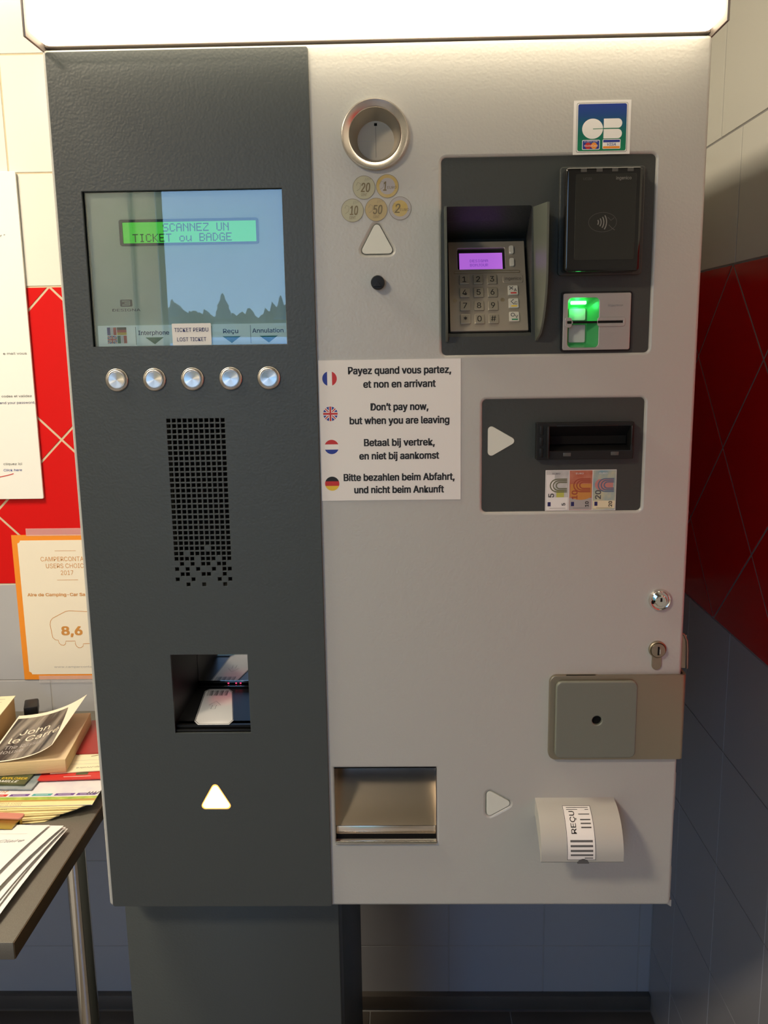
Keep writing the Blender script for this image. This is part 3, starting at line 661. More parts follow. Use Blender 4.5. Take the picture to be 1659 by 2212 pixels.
a.plate(rrect(543.6, 561, 818.8, 827.8, 1), .64, .7, mat_='ink_white'); a.poly(rrect(544.2, 560.4, 824.9, 827.2), .74, 'ink_blue'); a.poly(rrect(544.2, 560.4, 819.3, 821.3), .74, 'ink_orange'); a.text('VISA', 552.3, 821.9, 2.4, .76, 8.5, mat_='ink_blue', shear=.2, bold=.02)
a.build('card_logo', cbs, smooth=False)
# ---------------- card module panel
REC = rpoly([(392, 641), (477.5, 641), (476.5, 768), (391, 768)], 2)
cpn = Acc(FACE, 'dark_panel').plate(rrect(386.6, 596.4, 622.6, 813.9, 4.5), -5, -1.8, [REC, rrect(512, 546.2, 627, 679.2, 4)]).build('card_panel', T, 'dark grey panel of the card payment modules')
a = Acc(FACE, 'dark_panel')
o_, mi_, b_ = [(391, 768, -1.8), (476.5, 768, -1.8), (477.5, 641, -1.8), (392, 641, -1.8)], [(392.5, 757, -26), (476.5, 757, -26), (478.5, 644.5, -4), (393, 644.5, -4)], [(394, 743, -64), (478, 743, -64), (478.5, 645, -14), (394, 645, -14)]
vs = o_+mi_+b_; fs = []
for k in (0, 4):
    for i in range(4): fs.append([k+i, k+(i+1) % 4, k+4+(i+1) % 4, k+4+i])
a.raw(vs, fs+[[8, 9, 10, 11]]); a.build('keypad_recess', cpn, smooth=False)
# shield wings
def wing(xb, xf, zt, zb, wmax, th):
    a = Acc(FACE, 'grey_plastic'); n = 18; vs = []; fs = []
    for i in range(n+1):
        t_ = i/n; z = zt+(zb-zt)*t_; k = 1 if t_ < .45 else max(0.02, math.sqrt(max(0, 1-((t_-.45)/.55)**2)))
        w = wmax*k*(1-.1*t_); xb_ = xb+(4*t_ if xb > 450 else 1.5*t_); x2 = xb_+(xf-xb)*k*(1-.35*t_)
        vs += [(xb_, z, -2), (x2, z, w), (x2+th*.8, z, w), (xb_+th, z, -2)]
    for i in range(n):
        for j in range(4): fs.append([4*i+j, 4*i+(j+1) % 4, 4*i+4+(j+1) % 4, 4*i+4+j])
    a.raw(vs, fs+[[0, 1, 2, 3], [4*n+3, 4*n+2, 4*n+1, 4*n]]); a.build('shield_wing', cpn, angle=50)
wing(477.5, 486.5, 766.5, 636, 30, 2.6); wing(389.2, 388.5, 765, 636, 24, 2.6)
# keypad
KP = Frame((0.3955, 0.0035, 0.6468), (1, 0, 0), (0, 0.0455, 0.0935)); HK = 102.5
kp = Acc(KP, 'pad_metal').plate(rrect(0, 79.5, 0, HK, .8), -4, 0, [rrect(9.3, 59, 70.2, 95, 1.5)], bevel=.4).build('keypad', T, 'steel PIN keypad with a violet screen')
a = Acc(KP, 'black_plastic'); a.box(8, 60, 69, 96, -4.6, -3.6); a.poly(rrect(11.5, 56.5, 70.8, 91), -3.4, 'lcd_violet')
a.dots('DESIGNA', 22.6, 80.2, .46, -3.2, 'lcd_violet_ink'); a.dots('BONJOUR', 22.6, 75.2, .46, -3.2, 'lcd_violet_ink'); a.build('screen', kp, 'lit violet screen', smooth=False)
kx = (15.7, 30, 44.3); kz = (57.6, 42.6, 27.6, 12.6); lg = ('123', '456', '789', '*0#')
leg = Acc(KP, 'ink_black')
for r_ in range(4):
    for c_ in range(3):
        x, z = kx[c_], kz[r_]
        Acc(KP, 'key_metal').plate(rrect(x-5, x+5, z-5.3, z+5.3, .9), -.5, 2.0, bevel=.5).build('key', kp)
        leg.text(lg[r_][c_], x, z-(3.1 if lg[r_][c_] != '*' else 4.2), 6.2 if lg[r_][c_] != '*' else 6.8, 2.1, None if lg[r_][c_] != '1' else None, bold=.02)
for z, ch, cm in ((44.6, 'A', 'ink_red'), (29.8, 'C', 'ink_yellow'), (14.6, 'V', 'ink_green')):
    x = 65.4; Acc(KP, 'key_white').plate(rrect(x-5.2, x+5.2, z-5.3, z+5.3, .9), -.5, 2.0, bevel=.5).build('key', kp, 'pale function key %s' % ch)
    leg.text(ch, x+2.4, z-1.7, 3.2, 2.1, bold=.02); leg.poly(rrect(x-2.6, x+3.6, z-4.2, z-2.7), 2.1, cm)
    if ch == 'A': leg.line([(x-3.6, z+.3), (x+.2, z+3.8)], .9, 2.1, 'ink_grey'); leg.line([(x-3.6, z+3.8), (x+.2, z+.3)], .9, 2.12, 'ink_grey')
    if ch == 'C': leg.line([(x+.2, z+4), (x-2.6, z+1.6), (x+.6, z-1.6)], .9, 2.1, 'ink_grey')
    if ch == 'V': leg.line(circ(x-1.4, z+1.8, 1.8, 16), .8, 2.1, 'ink_grey', True)
for z in (91.5, 77): Acc(KP, 'key_white').plate(rrect(63.2, 68.2, z-4.8, z+4.8, 1.8), -.5, 2.2, bevel=.7).build('key', kp, 'narrow pale side key')
a = Acc(KP, 'pad_metal'); a.plate(rrect(55.5, 76.5, 53.6, 62.8, 2.2), -.2, .6, bevel=.3); a.build('badge', kp)
leg.text('ingenico', 66.2, 56.8, 3.4, .75, 17); a = leg
a.plate(rrect(5, 74, 65.2, 68.4, 1.5), -.2, .25, [rrect(6, 73, 65.9, 67.7, .9)], mat_='steel_dull')
for x in (5.6, 54.5): a.lathe(x, 34.5, [(2.3, .05), (2.3, .12), (.01, .05)], 18, 'steel_dull')
leg.build('key_legends', kp, smooth=False)
# contactless reader
a = Acc(FACE, 'dark_panel'); a.plate(rrect(502.5, 585.5, 699.5, 802.5, 3), -1.9, 3.5, bevel=1); rd = a.build('contactless_reader', T, 'black contactless card reader with dark glass')
Acc(FACE, 'black_gloss').plate(rrect(504.6, 578.6, 701.6, 798.6, 3.5), 3.4, 23, bevel=2.8, res=3).build('housing', rd)
Acc(FACE, 'reader_glass').plate(rrect(514.3, 572.3, 712.3, 792.2, 1.5), 22.5, 23.5, bevel=.3).build('glass', rd)
a = Acc(FACE, 'led_dim')
for x in (521.8, 536.8, 551.6, 566.3): a.poly(rrect(x-2.9, x+2.9, 794.0, 797.2), 23.12)
a.parts('status_light', rd, smooth=False)
mat('ink_dim', (0.22, 0.22, 0.20), 0.4); mat('ink_vdim', (0.07, 0.07, 0.065), 0.4)
a = Acc(FACE, 'ink_dim'); a.text('ingenico', 560, 786.5, 2.9, 23.6, 14.5, bold=.02); a.text('iUC150', 525.5, 786.6, 2.2, 23.6, 8, mat_='ink_vdim'); a.build('glass_print', rd, smooth=False); a = Acc(FACE, 'ink_dim')
for k in range(4):
    r = 4+k*2.6; a.line([(533.0+r*math.cos(math.radians(t_)), 747.5+r*1.0*math.sin(math.radians(t_))) for t_ in range(-34, 35, 6)], 1.0, 23.6)
a.line(circ(541, 747.5, 13.5, 40, 9), .35, 23.6, 'ink_vdim', True)
a.line([(546, 752), (549, 749), (552, 751.5)], .5, 23.6, 'ink_vdim'); a.line([(547, 745), (550, 742), (553, 740)], .6, 23.6, 'ink_vdim'); a.build('contactless_symbol', rd, smooth=False)
# card slot unit
GR = rrect(513.6, 544.6, 628.6, 677.6, 4)
a = Acc(FACE, 'slot_metal'); a.plate(rrect(508.6, 576.4, 626, 682.2, 2), -1.8, 2.6, [GR], bevel=.6); cs = a.build('card_slot', T, 'metal card slot with green lit recess')
Acc(FACE, 'black_plastic').plate(rrect(507, 578, 624.5, 683.8, 2.6), -1.8, .4, [rrect(512, 546, 627, 679)]).build('surround', cs)
a = Acc(FACE, 'green_clear'); n = 20
inn = rrect(515.5, 535, 632.5, 669, 2.5, 5); outl = rrect(513.6, 544.6, 628.6, 677.6, 4, 5); k = len(inn)
a.raw([(x, y, 2.2) for x, y in outl]+[(x, y, -9) for x, y in inn], [[i, (i+1) % k, k+(i+1) % k, k+i] for i in range(k)]+[[k+i for i in range(k)]]); a.build('recess', cs, 'translucent green lit recess', angle=40)
a = Acc(FACE, 'guide_plate'); a.plate(rrect(516, 533, 633.5, 651.5, 1.5), -9, -6.6, bevel=.5); a.plate(rrect(516, 533, 655.5, 667.5, 1.5), -9, -6.6, bevel=.5)
a.parts('guide_plate', cs)
Acc(FACE, 'led_green').plate(rrect(516.8, 532.5, 671.3, 674.9, 1), -3.2, -1.6).build('led', cs, 'bright green LED bar')
a = Acc(FACE, 'slot_metal'); a.plate(rrect(543, 571, 649, 658.4, 2.6), 2.2, 3.8, [rrect(543.4, 568.8, 652.3, 654.9, .9)], bevel=.4)
a.plate(rrect(510.4, 517.6, 648.4, 658.6, 2.6), 2.2, 3.6, [rrect(512.6, 518, 652.2, 655, .9)], bevel=.4); a.parts('slot_rim', cs)
a = Acc(FACE, 'black_matt'); a.box(513, 568.6, 652.6, 654.7, -7, 3); a.build('slot', cs)
a = Acc(FACE, 'slot_metal'); a.line(circ(561, 670, 10, 36, 4), .5, 2.9, None, True); a.text('ingenico', 561, 668.9, 2.4, 2.75, 15, thick=.4); a.line(rpoly([(553.5, 633.5), (566.5, 633.5), (563, 642), (557, 642)], .8), .6, 2.9, None, True); a.line([(558.5, 642), (560, 644.4), (561.5, 642)], .6, 2.9)
for x in (548, 554, 560): a.box(x, x+3, 655.6, 657.4, 3.6, 4.0); a.box(x, x+3, 649.8, 651.6, 3.6, 4.0)
a.build('embossing', cs)
l = bpy.data.lights.new('green_led_light', 'POINT'); l.energy = 0.010; l.color = (0.05, 1.0, 0.18); l.shadow_soft_size = .003
lo = bpy.data.objects.new('green_led_light', l); COL.objects.link(lo); lo.parent = T; lo.location = Vector((0.5245, -0.001, 0.669))-ORG[T]
# ---------------- banknote module
npn = Acc(FACE, 'dark_panel').plate(rrect(428, 595, 459, 577.5, 4.5), -5, -2, [TRI_NOTE, rrect(485, 581.5, 517, 551.5)]).build('banknote_panel', T, 'dark grey banknote panel')
Acc(FACE, 'white_arrow').plate(inset(TRI_NOTE, .3), -6, -1.6, bevel=.3).build('arrow_lamp', npn, 'unlit white triangle pointing at the banknote slot')
ns = Acc(FACE, 'black_plastic').plate(rrect(483.4, 583, 515, 553, .8), -3, 7, [rrect(496, 580, 524, 549)], bevel=.6).build('banknote_slot', T, 'black banknote slot')
a = Acc(FACE, 'black_plastic'); a.raw([(496, 549, 6.5), (580, 549, 6.5), (579, 539, -6), (497, 539, -6), (497, 530, -14), (579, 530, -14), (580, 524, 6), (496, 524, 6)], [[0, 1, 2, 3], [3, 2, 5, 4], [4, 5, 6, 7], [0, 3, 7], [3, 4, 7], [1, 6, 2], [2, 6, 5]]); a.build('mouth', ns, smooth=False)
Acc(FACE, 'black_matt').box(498, 578, 529.5, 538, -13, -5.5).build('slit', ns)
a = Acc(FACE, 'black_plastic')
for z in (518, 529.5, 541): a.box(486.5, 490, z, z+9, 6.8, 8.4, .5)
a.box(493.5, 496, 517, 550, 6.5, 13, 1); a.box(579, 581, 530, 550, 6.5, 12, 1); a.box(504, 566, 549.2, 550.4, 6.8, 8, .3); a.parts('rib', ns)
a = Acc(FACE, 'led_dim'); a.box(511, 519, 518.3, 522, 6.6, 7.3, .2); a.box(560, 568, 518.8, 522.6, 6.6, 7.3, .2); a.parts('sensor_window', ns)
mat('note_grey', (0.50, 0.51, 0.50), .45, var=(90, (0.62, 0.62, 0.60))); mat('note_red', (0.48, 0.13, 0.07), .45, var=(90, (0.56, 0.22, 0.14))); mat('note_blue', (0.22, 0.38, 0.45), .45, var=(70, (0.55, 0.56, 0.38)))
mat('note_arch_grey', (0.16, 0.17, 0.10), .5); mat('note_arch_red', (0.38, 0.08, 0.04), .5); mat('note_arch_blue', (0.12, 0.17, 0.26), .5); mat('note_lime', (0.50, 0.52, 0.10), .5); mat('note_pink', (0.55, 0.24, 0.22), .5)
a = Acc(FACE, 'paper'); a.plate(rrect(494.8, 568.6, 459.6, 502.8), -2, -1.5); bn = a.build('banknote_sticker', T, 'sticker picturing 5, 10 and 20 banknotes', smooth=False)
for k, (m_, am, tx) in enumerate((('note_grey', 'note_arch_grey', '5'), ('note_red', 'note_arch_red', '10'), ('note_blue', 'note_arch_blue', '20'))):
    x0 = 495.4+k*24.5; x1 = x0+23.7; a = Acc(FACE, m_); a.poly(rrect(x0, x1, 460.3, 502.2), -1.4)
    if k == 0: a.poly(rrect(x0+.5, x1-.5, 460.6, 474), -1.35, 'ink_white'); a.poly(rrect(x0+11, x0+19, 474, 482), -1.33, 'note_lime'); a.poly(rrect(x0+.5, x0+9, 474, 498), -1.36, 'paper')
    if k == 1: a.poly(rrect(x0+.3, x1-.3, 460.6, 473), -1.35, 'ink_faint'); a.poly([(x0+12+11*math.cos(math.radians(t_)), 476+5*math.sin(math.radians(t_))) for t_ in range(180, 361, 12)]+[(x0+23, 488), (x0+1, 488)], -1.33, 'ink_orange_dull')
    if k == 2: a.poly(rrect(x0+.5, x1-.5, 461.5, 470), -1.35, 'paper_cream'); a.poly([(x0+8+6*math.cos(math.radians(t_)), 487+6*math.sin(math.radians(t_))) for t_ in range(90, 271, 15)]+[(x0+21, 481), (x0+21, 493)], -1.33, 'note_pink')
    for j, rr in enumerate((7.5, 5.6, 3.7)):
        cxx = x0+(12 if k != 2 else 13)-j*-1.2; czz = 486.5; a.line([(cxx+rr*math.cos(math.radians(t_)), czz+rr*.9*math.sin(math.radians(t_))) for t_ in range(90, 271, 15)]+[(x0+22, czz-rr*.9)], 1.3, -1.3+.02*j, am)
        a.line([(cxx, czz+rr*.9), (x0+22, czz+rr*.9)], 1.3, -1.3+.02*j, am)
    a.text(tx, x0+8.4, 476.5 if k else 476.0, 5.8, -1.2, None, bold=.07, rot=90, mat_='ink_grey' if k != 1 else 'note_arch_red'); a.text(tx, x0+20.4, 466.5, 3.6, -1.2, None, bold=.06, rot=90, mat_='ink_black')
    a.poly(rrect(x0+2, x0+5.2, 464.5, 469), -1.25, 'ink_navy'); a.box(x0+4, x1-3, 462.2, 462.5, -1.3, -1.25, mat_='ink_grey'); a.text('EURO', x0+10.5, 498.3, 1.6, -1.2, 8, mat_='ink_grey' if k == 0 else 'paper')
    a.build('banknote_picture', bn, 'printed %s euro banknote' % tx, smooth=False)
# ---------------- locks
a = Acc(FACE, 'chrome'); a.lathe(0, 0, [(12, 0), (11.8, 2.5), (10.2, 4.6), (9.4, 4.2), (8.8, 2.2), (6.6, 2.0), (6.2, 6), (5.4, 6.8), (2, 6.9), (.01, 6.6)], 36); a.box(-1, 1, -.5, 3.6, 6.4, 7.1, mat_='black_matt'); a.box(-9.2, -6.8, -3.4, -.8, 2.6, 4.6, mat_='black_matt')
a.v = [v+Vector((0.6185, 0, 0.362)) for v in a.v]; a.build('round_lock', T, 'round chrome lock')
a = Acc(FACE, 'steel_dull'); a.lathe(618.2, 306.6, [(9.4, 0), (9.3, 2.6), (8.2, 3.4), (7.6, 2.6), (7.4, 5.4), (.01, 5.8)], 32); a.box(617.4, 619.2, 301.6, 311, 5.2, 6.1, mat_='black_matt'); a.box(618.6, 620.4, 303, 308, 5.3, 6.0, mat_='chrome')
a.plate(rrect(612.8, 623.2, 283.4, 303, 5), -.5, 1.6, bevel=.4); a.build('cylinder_lock', T, 'profile cylinder lock with long tail')
# ---------------- hasp
a = Acc(FACE, 'steel_dull'); n = 6
pr = [(520, 6)]+[(645+5*math.sin(math.radians(15*i)), 1+5*math.cos(math.radians(15*i))) for i in range(7)]+[(650, -60), (647.5, -60), (647.5, .2), (646.6, 2), (644, 3.0), (520, 3.0)]
k = len(pr); a.raw([(x, 181.5, w) for x, w in pr]+[(x, 279, w) for x, w in pr], [[i, (i+1) % k, k+(i+1) % k, k+i] for i in range(k)]+[list(range(k))[::-1], list(range(k, 2*k))])
a.plate(rrect(502.4, 560, 181.5, 279, 8, 8), .2, 6.05, bevel=.6); hs = a.build('hasp', T, 'brownish steel hasp wrapped round the right edge')
Acc(FACE, 'cover_green').plate(rrect(508.6, 596.5, 185.5, 274, 7, 8), 5.9, 11, [circ(553.5, 229.3, 5, 24)], bevel=1.6, res=3).build('lock_cover', hs, 'grey green lock cover with a round hole')
Acc(FACE, 'black_matt').poly(circ(553.5, 229.3, 5.4, 24), 7).build('lock_hole', hs, smooth=False)
a = Acc(FACE, 'steel_dull'); a.tube([(645, 321, -14), (651, 318, -14), (654.5, 311, -14), (655.5, 300, -14), (656, 279, -14)], 1.1); a.box(645.5, 654.5, 279, 317, -16, -15.4); a.build('latch_bracket', T)
a = Acc(FACE, 'silver_smooth')
for z0, z1 in ((111, 157), (-7, 41)): a.box(645.6, 649.2, z0, z1, -26, -11, .8); a.box(648.8, 650, z0+20, z0+22, -22, -14, .2, 'black_matt')
a.plate(rpoly([(640.5, -1), (649, -7), (649, 2)], .6), -14, -6); a.parts('hinge_piece', T)
# ---------------- coin tray
a = Acc(FACE, 'steel_mirror'); pr = [(169.5, 0), (169.5, -48)]
arc = [(165-2*i, -50-6*math.sin(math.pi*i/26)*1) for i in range(20)]
prof = [(156, -52), (150, -49.5), (140, -43), (128, -34.5), (116, -25.5), (106, -17), (99, -10), (95.6, -7)]
vs = [(265, z, w) for z, w in prof]+[(379, z, w) for z, w in prof]; k = len(prof)
a.raw(vs, [[i, i+1, k+i+1, k+i] for i in range(k-1)]); tr = a.build('coin_tray', T, 'polished steel coin return tray', angle=60)
a = Acc(FACE, 'steel_mirror')
for x in (265.2, 378.8): a.raw([(x, 169.5, 0), (x, 169.5, -50), (x, 78, -50), (x, 78, 0)], [[0, 1, 2, 3]])
a.parts('side_plate', tr, smooth=False)
a = Acc(FACE, 'black_matt'); a.raw([(265, 169.4, 0), (379, 169.4, 0), (379, 169.4, -50), (265, 169.4, -50), (265, 152, -46), (379, 152, -46)], [[0, 1, 2, 3], [3, 2, 5, 4]]); a.box(265, 379, 79, 86, -40, -8); a.parts('tray_lining', tr, smooth=False)  # matt black sheets and box stand for the shade inside the tray
a = Acc(FACE, 'steel_mirror'); a.box(265.5, 378.5, 85.5, 95.4, -9, -6.5, .6); a.build('inner_lip', tr)
a = Acc(FACE, 'chrome'); a.tube([(265, 79.8, 2.2), (379, 79.8, 2.2)], 2.1, 14); a.build('front_lip', tr)
# ---------------- receipt outlet
n = 12; top, bot, dep = 133, 92, 50
cv = [(top, 0)]+[(top-1.5-(top-bot)*(1-math.cos(math.radians(90*i/n))), 3+dep*math.sin(math.radians(90*i/n))*.96) for i in range(n+1)]
profo = cv+[(bot-6, dep+1), (bot-8, dep-1), (bot-8, dep-4)]
inner = [(z-3 if i < 12 else z, max(w-3, 0)) for i, (z, w) in enumerate(profo)][::-1]
def lens_y(w): return w
cut = circ(534, bot-8, 7, 24)
rc = Acc(FACE, 'silver_smooth')
k = len(profo); X0, X1 = 489.6, 577.6
solid = profo+[(bot-2, dep-6), (112, 6), (112, 0)]
k = len(solid)
rc.raw([(X0, z, w) for z, w in solid]+[(X1, z, w) for z, w in solid], [[i, (i+1) % k, k+(i+1) % k, k+i] for i in range(k)]+[list(range(k))[::-1], list(range(k, 2*k))])
rcp = rc.build('receipt_outlet', T, 'rounded silver receipt outlet hood', angle=30)
a = Acc(FACE, 'ink_grey'); a.plate([(530+0, bot-8.2)]+[(534.5+6.2*math.cos(math.radians(t_)), bot-8.2+5.6*math.sin(math.radians(t_))) for t_ in range(180, -1, -15)], dep-5, dep+1.25); a.build('finger_notch', rcp)
# label wraps the curve
S = [0]
for i in range(1, len(cv)): S.append(S[-1]+math.hypot(cv[i][0]-cv[i-1][0], cv[i][1]-cv[i-1][1]))
S.append(S[-1]+6); cvx = cv+[(bot-6, dep+1)]
def wrap(x, s, h=0):
    s = min(max(s, 0), S[-1]-.001)
    for i in range(len(S)-1):
        if S[i] <= s <= S[i+1]: break
    t_ = (s-S[i])/(S[i+1]-S[i]); z = cvx[i][0]*(1-t_)+cvx[i+1][0]*t_; w = cvx[i][1]*(1-t_)+cvx[i+1][1]*t_
    dz, dw = cvx[i+1][0]-cvx[i][0], cvx[i+1][1]-cvx[i][1]; L_ = math.hypot(dz, dw); nz, nw = dw/L_, -dz/L_
    return FACE(x, z+nz*h, w+nw*h)
SL0, SL1 = 14, S[-1]-3
a = Acc(FACE, 'paper'); a.sheet(lambda u, v: wrap(517+31*u, SL0+(SL1-SL0)*(1-v), .25), 1, 24)
a.fn = lambda x, y, w=0: wrap(x, y, .35+w)
def bar(x0, x1, s0, s1, m_='ink_grey'):
    n_ = max(1, int((s1-s0)/2)); 
    for i in range(n_): q0, q1 = s0+(s1-s0)*i/n_, s0+(s1-s0)*(i+1)/n_; a.raw([(x0, q1, 0), (x1, q1, 0), (x1, q0, 0), (x0, q0, 0)], [[0, 1, 2, 3]], m_)
LL = SL1-SL0
for x in (517.2, 547.2): bar(x, x+.6, SL0, SL1)
bar(517.2, 547.8, SL0, SL0+.6); bar(517.2, 547.8, SL1-.6, SL1)
for i, (f0, f1, g0, g1) in enumerate(((.04, .055, 521, 545), (.085, .10, 521, 533), (.085, .10, 541, 545), (.185, .205, 533, 545), (.29, .315, 534, 545), (.36, .385, 534, 545), (.43, .455, 534, 545), (.65, .685, 521, 545), (.73, .765, 521, 545), (.81, .845, 521, 545), (.885, .915, 521, 545), (.945, .965, 536, 545))):
    bar(g0, g1, SL0+LL*f0, SL0+LL*f1)
a.fn = lambda x, y, w=0: wrap(x, -y, .4+w)
a.text('REÇU', 528.5, -(SL0+LL*.34), 5.6, 0, LL*.42, rot=90, bold=.02, mat_='ink_black')
a.fn = None; a.build('receipt_label', rcp, 'white label reading REÇU with grey bars', smooth=False)

# ================================================================== LEFT SIDE: wall notices
nb = empty('notice_board', BACK(-560, 347, 0), 'large white notice board with black printed lines on the tiled wall', 'notice board')
Acc(BACK, 'board_white').plate(rrect(-790, -355, 347, 952.5, 3), 2, 7, bevel=.6).build('board', nb)
a = Acc(BACK, 'ink_grey')
def fit(px_right, z, s_, cap, wd, m_='ink_grey', sh=0): a.text(s_, px_right, z, cap, 7.3, wd, 'RIGHT', bold=.012, mat_=m_, shear=sh)
fit(-384, 838, 'er "', 4.5, 14, sh=.1); fit(-355+5-13, 624, 'e mail vous', 4.3, 45); fit(-355-5.5, 544, 'codes et validez', 4.3, 58); fit(-351-1-3, 531.5, 'and your password,', 4.3, 68, 'ink_navy')
fit(-391, 414, 'cliquez ici', 4.3, 36); fit(-392, 402, 'Click here', 4.3, 36, 'ink_blue', .15); a.line([(-440, 390), (-420, 394), (-409, 397)], 1.6, 7.3, 'ink_red')
a.build('lettering', nb, smooth=False)
nc = empty('certificate_poster', BACK(-323, -26, 0), 'orange bordered certificate with a camper outline and score 8,6 taped to the wall', 'poster')
Acc(BACK, 'orange_print').plate(rrect(-428, -218, -26, 274), 1, 1.5).build('sheet', nc)
a = Acc(BACK, 'certificate'); x0, x1, z0, z1, r = -417, -229, -15, 263, 5.5
p = []
for cx, cz, a0 in ((x0, z0, 90), (x1, z0, 180), (x1, z1, 270), (x0, z1, 360)):
    p += [(cx+r*math.cos(math.radians(a0-90*i/5)), cz+r*math.sin(math.radians(a0-90*i/5))) for i in range(6)]
a.plate(p, 1.5, 1.7); a.build('inner_panel', nc, smooth=False)
a = Acc(BACK, 'ink_orange_dull'); c_ = -323; w_ = 1.9
a.text('CAMPERCONTACT', c_, 220.5, 9.0, w_, 101); a.text('USERS CHOICE', c_, 206.5, 9.0, w_, 82); a.text('2017', c_, 192.5, 9.0, w_, 25)
a.box(c_-21, c_+21, 241.3, 242, w_, w_+.05, mat_='ink_faint3') if False else a.line([(c_-21, 241.5), (c_+21, 241.5)], .8, w_); a.line([(c_-21, 182), (c_+21, 182)], .8, w_)
a.text('Aire de Camping-Car Sa', -406, 149, 6.2, w_, 116, 'LEFT', bold=.07); a.text('8,6', c_, 68, 17.5, w_, 43, bold=.1)
cam_o = [(-363, 63), (-366, 90), (-364, 98), (-360, 103), (-333, 117), (-325, 118.5), (-285, 116), (-275, 100), (-268, 60), (-268, 50), (-302, 49), (-303, 44), (-307, 41), (-312, 41), (-316, 44), (-318, 49), (-318, 55), (-337, 55), (-338, 49), (-342, 46), (-347, 47), (-351, 51), (-352, 57), (-358, 58)]
a.line(cam_o, 1.1, w_, None, True); a.text('www.campercontact.com', c_+10, -1.5, 4.4, w_, 104, mat_='ink_faint'); a.build('lettering', nc, smooth=False)
for z in (272, -33): Acc(BACK, 'tape').plate(rrect(-398, -250, z, z+15), 1.7, 2.1).build('tape', nc, smooth=False)

# ================================================================== TABLE
TZ = -85.0
tb = empty('table', (-0.6, 0.4, FLOOR), 'dark laminate table with chrome tube legs left of the terminal', 'table')
a = Acc(TOPVIEW, 'laminate'); a.box(-1180, -142.2, 49, 760, TZ-24, TZ, 1.2); top_o = a.build('tabletop', tb)
Acc(TOPVIEW, 'laminate_edge').box(-142.4, -141.2, 50, 759, TZ-23.2, TZ-.8, .3).build('edge_band', tb)
for x, y in ((-158, 300), (-158, 700), (-1120, 110), (-1120, 700)):
    Acc(TOPVIEW, 'chrome').lathe(x, y, [(15.5, FLOOR*1000), (15.5, TZ-24)], 24).build('leg', tb)
# ---- fan of leaflets
mat('leaf_sky', (0.62, 0.60, 0.66), .5, var=(25, (0.74, 0.72, 0.70))); mat('leaf_yellow', (0.84, 0.70, 0.36), .5); mat('leaf_grass', (0.25, 0.38, 0.05), .5, var=(60, (0.45, 0.55, 0.10))); mat('leaf_soil', (0.45, 0.28, 0.08), .5)
NL = 11; ORD = ['lowest', 'second from the bottom', 'third from the bottom', 'fourth from the bottom', 'fifth from the bottom', 'middle one', 'fifth from the top', 'fourth from the top', 'third from the top', 'second from the top']
for i in range(NL):
    z = TZ/1000+0.0005+0.0016*i; ang = 11-1.0*i
    px, py = (-0.150-0.0058*(9-i) if i < 10 else -0.1465), (0.334+0.0018*i+(.003 if i % 3 == 1 else 0) if i < 10 else 0.354)
    fr = FLAT(px, py, z, ang if i < 10 else 2); t_ = 'top leaflet of the fanned pile, with coloured tabs over a green field' if i == NL-1 else 'yellow edged leaflet, %s of the fanned pile at the table corner' % ORD[i]
    if i == NL-1:
        lf = empty('leaflet', fr(-150, 0, 0), t_, 'leaflet')
        a = Acc(fr, 'leaf_sky'); a.box(-300, 0, 0, 100, 0, .9); a.build('sheet', lf, smooth=False)
        a = Acc(fr, 'leaf_yellow'); a.poly(rrect(-300, 0, 0, 13), 1.0); a.poly([(-300, 13), (0, 13), (0, 20), (-60, 18), (-150, 19), (-300, 21)], 1.0, 'leaf_soil'); a.poly([(-300, 21), (-150, 19), (-60, 18), (0, 20), (0, 28), (-40, 27), (-120, 28), (-200, 31), (-300, 33)], 1.0, 'leaf_grass')
        a.raw([(-185, 19, 1.05), (-160, 19, 1.05), (-170, 36, 1.05), (-175, 36, 1.05)], [[0, 1, 2, 3]], 'leaf_soil')
        for k, (x, m_) in enumerate(((-215, 'leaf_grass'), (-178, 'ink_red'), (-143, 'ink_purple'), (-107, 'ink_teal'), (-71, 'ink_purple'), (-36, 'ink_purple'))): a.poly([(x, 31), (x+31, 31), (x+33, 38), (x+2, 38)], 1.05, m_); a.line([(x+6, 34.5), (x+26, 34.5)], 1.2, 1.1, 'leaf_sky')
        a.text('canton-a-du-talent.com', -165, 7.2, 4.0, 1.1, 105, mat_='ink_faint2', shear=.15); a.text('canton-a-du-talent.com', -165, 1.6, 3.6, 1.1, 105, mat_='ink_faint2', shear=.15); a.text('du talent', -180, 42, 9, 1.1, 62, mat_='ink_orange_dull', shear=.4)
        for k in range(4): a.poly([(-20+k*5, 33), (-18+k*5, 33), (-15+k*5, 42), (-17+k*5, 42)], 1.1, 'ink_grey')
        a.build('print', lf, smooth=False)
    else:
        a = Acc(fr, 'leaf_yellow'); off = random.uniform(-3, 2)
        a.plate([(-260, 0), (-14+off, 0), (off-2, 9+random.uniform(-2, 3)), (-8+off, 100), (-260, 100)], 0, .9)
        if i in (4, 6, 8): a.text('canton-a-du-talent.com', -175, 1.6, 3.8, 1.0, 105, mat_='ink_faint2', shear=.15)
        a.build('leaflet', None, t_ , 'leaflet', 'fan of yellow edged leaflets', smooth=False)
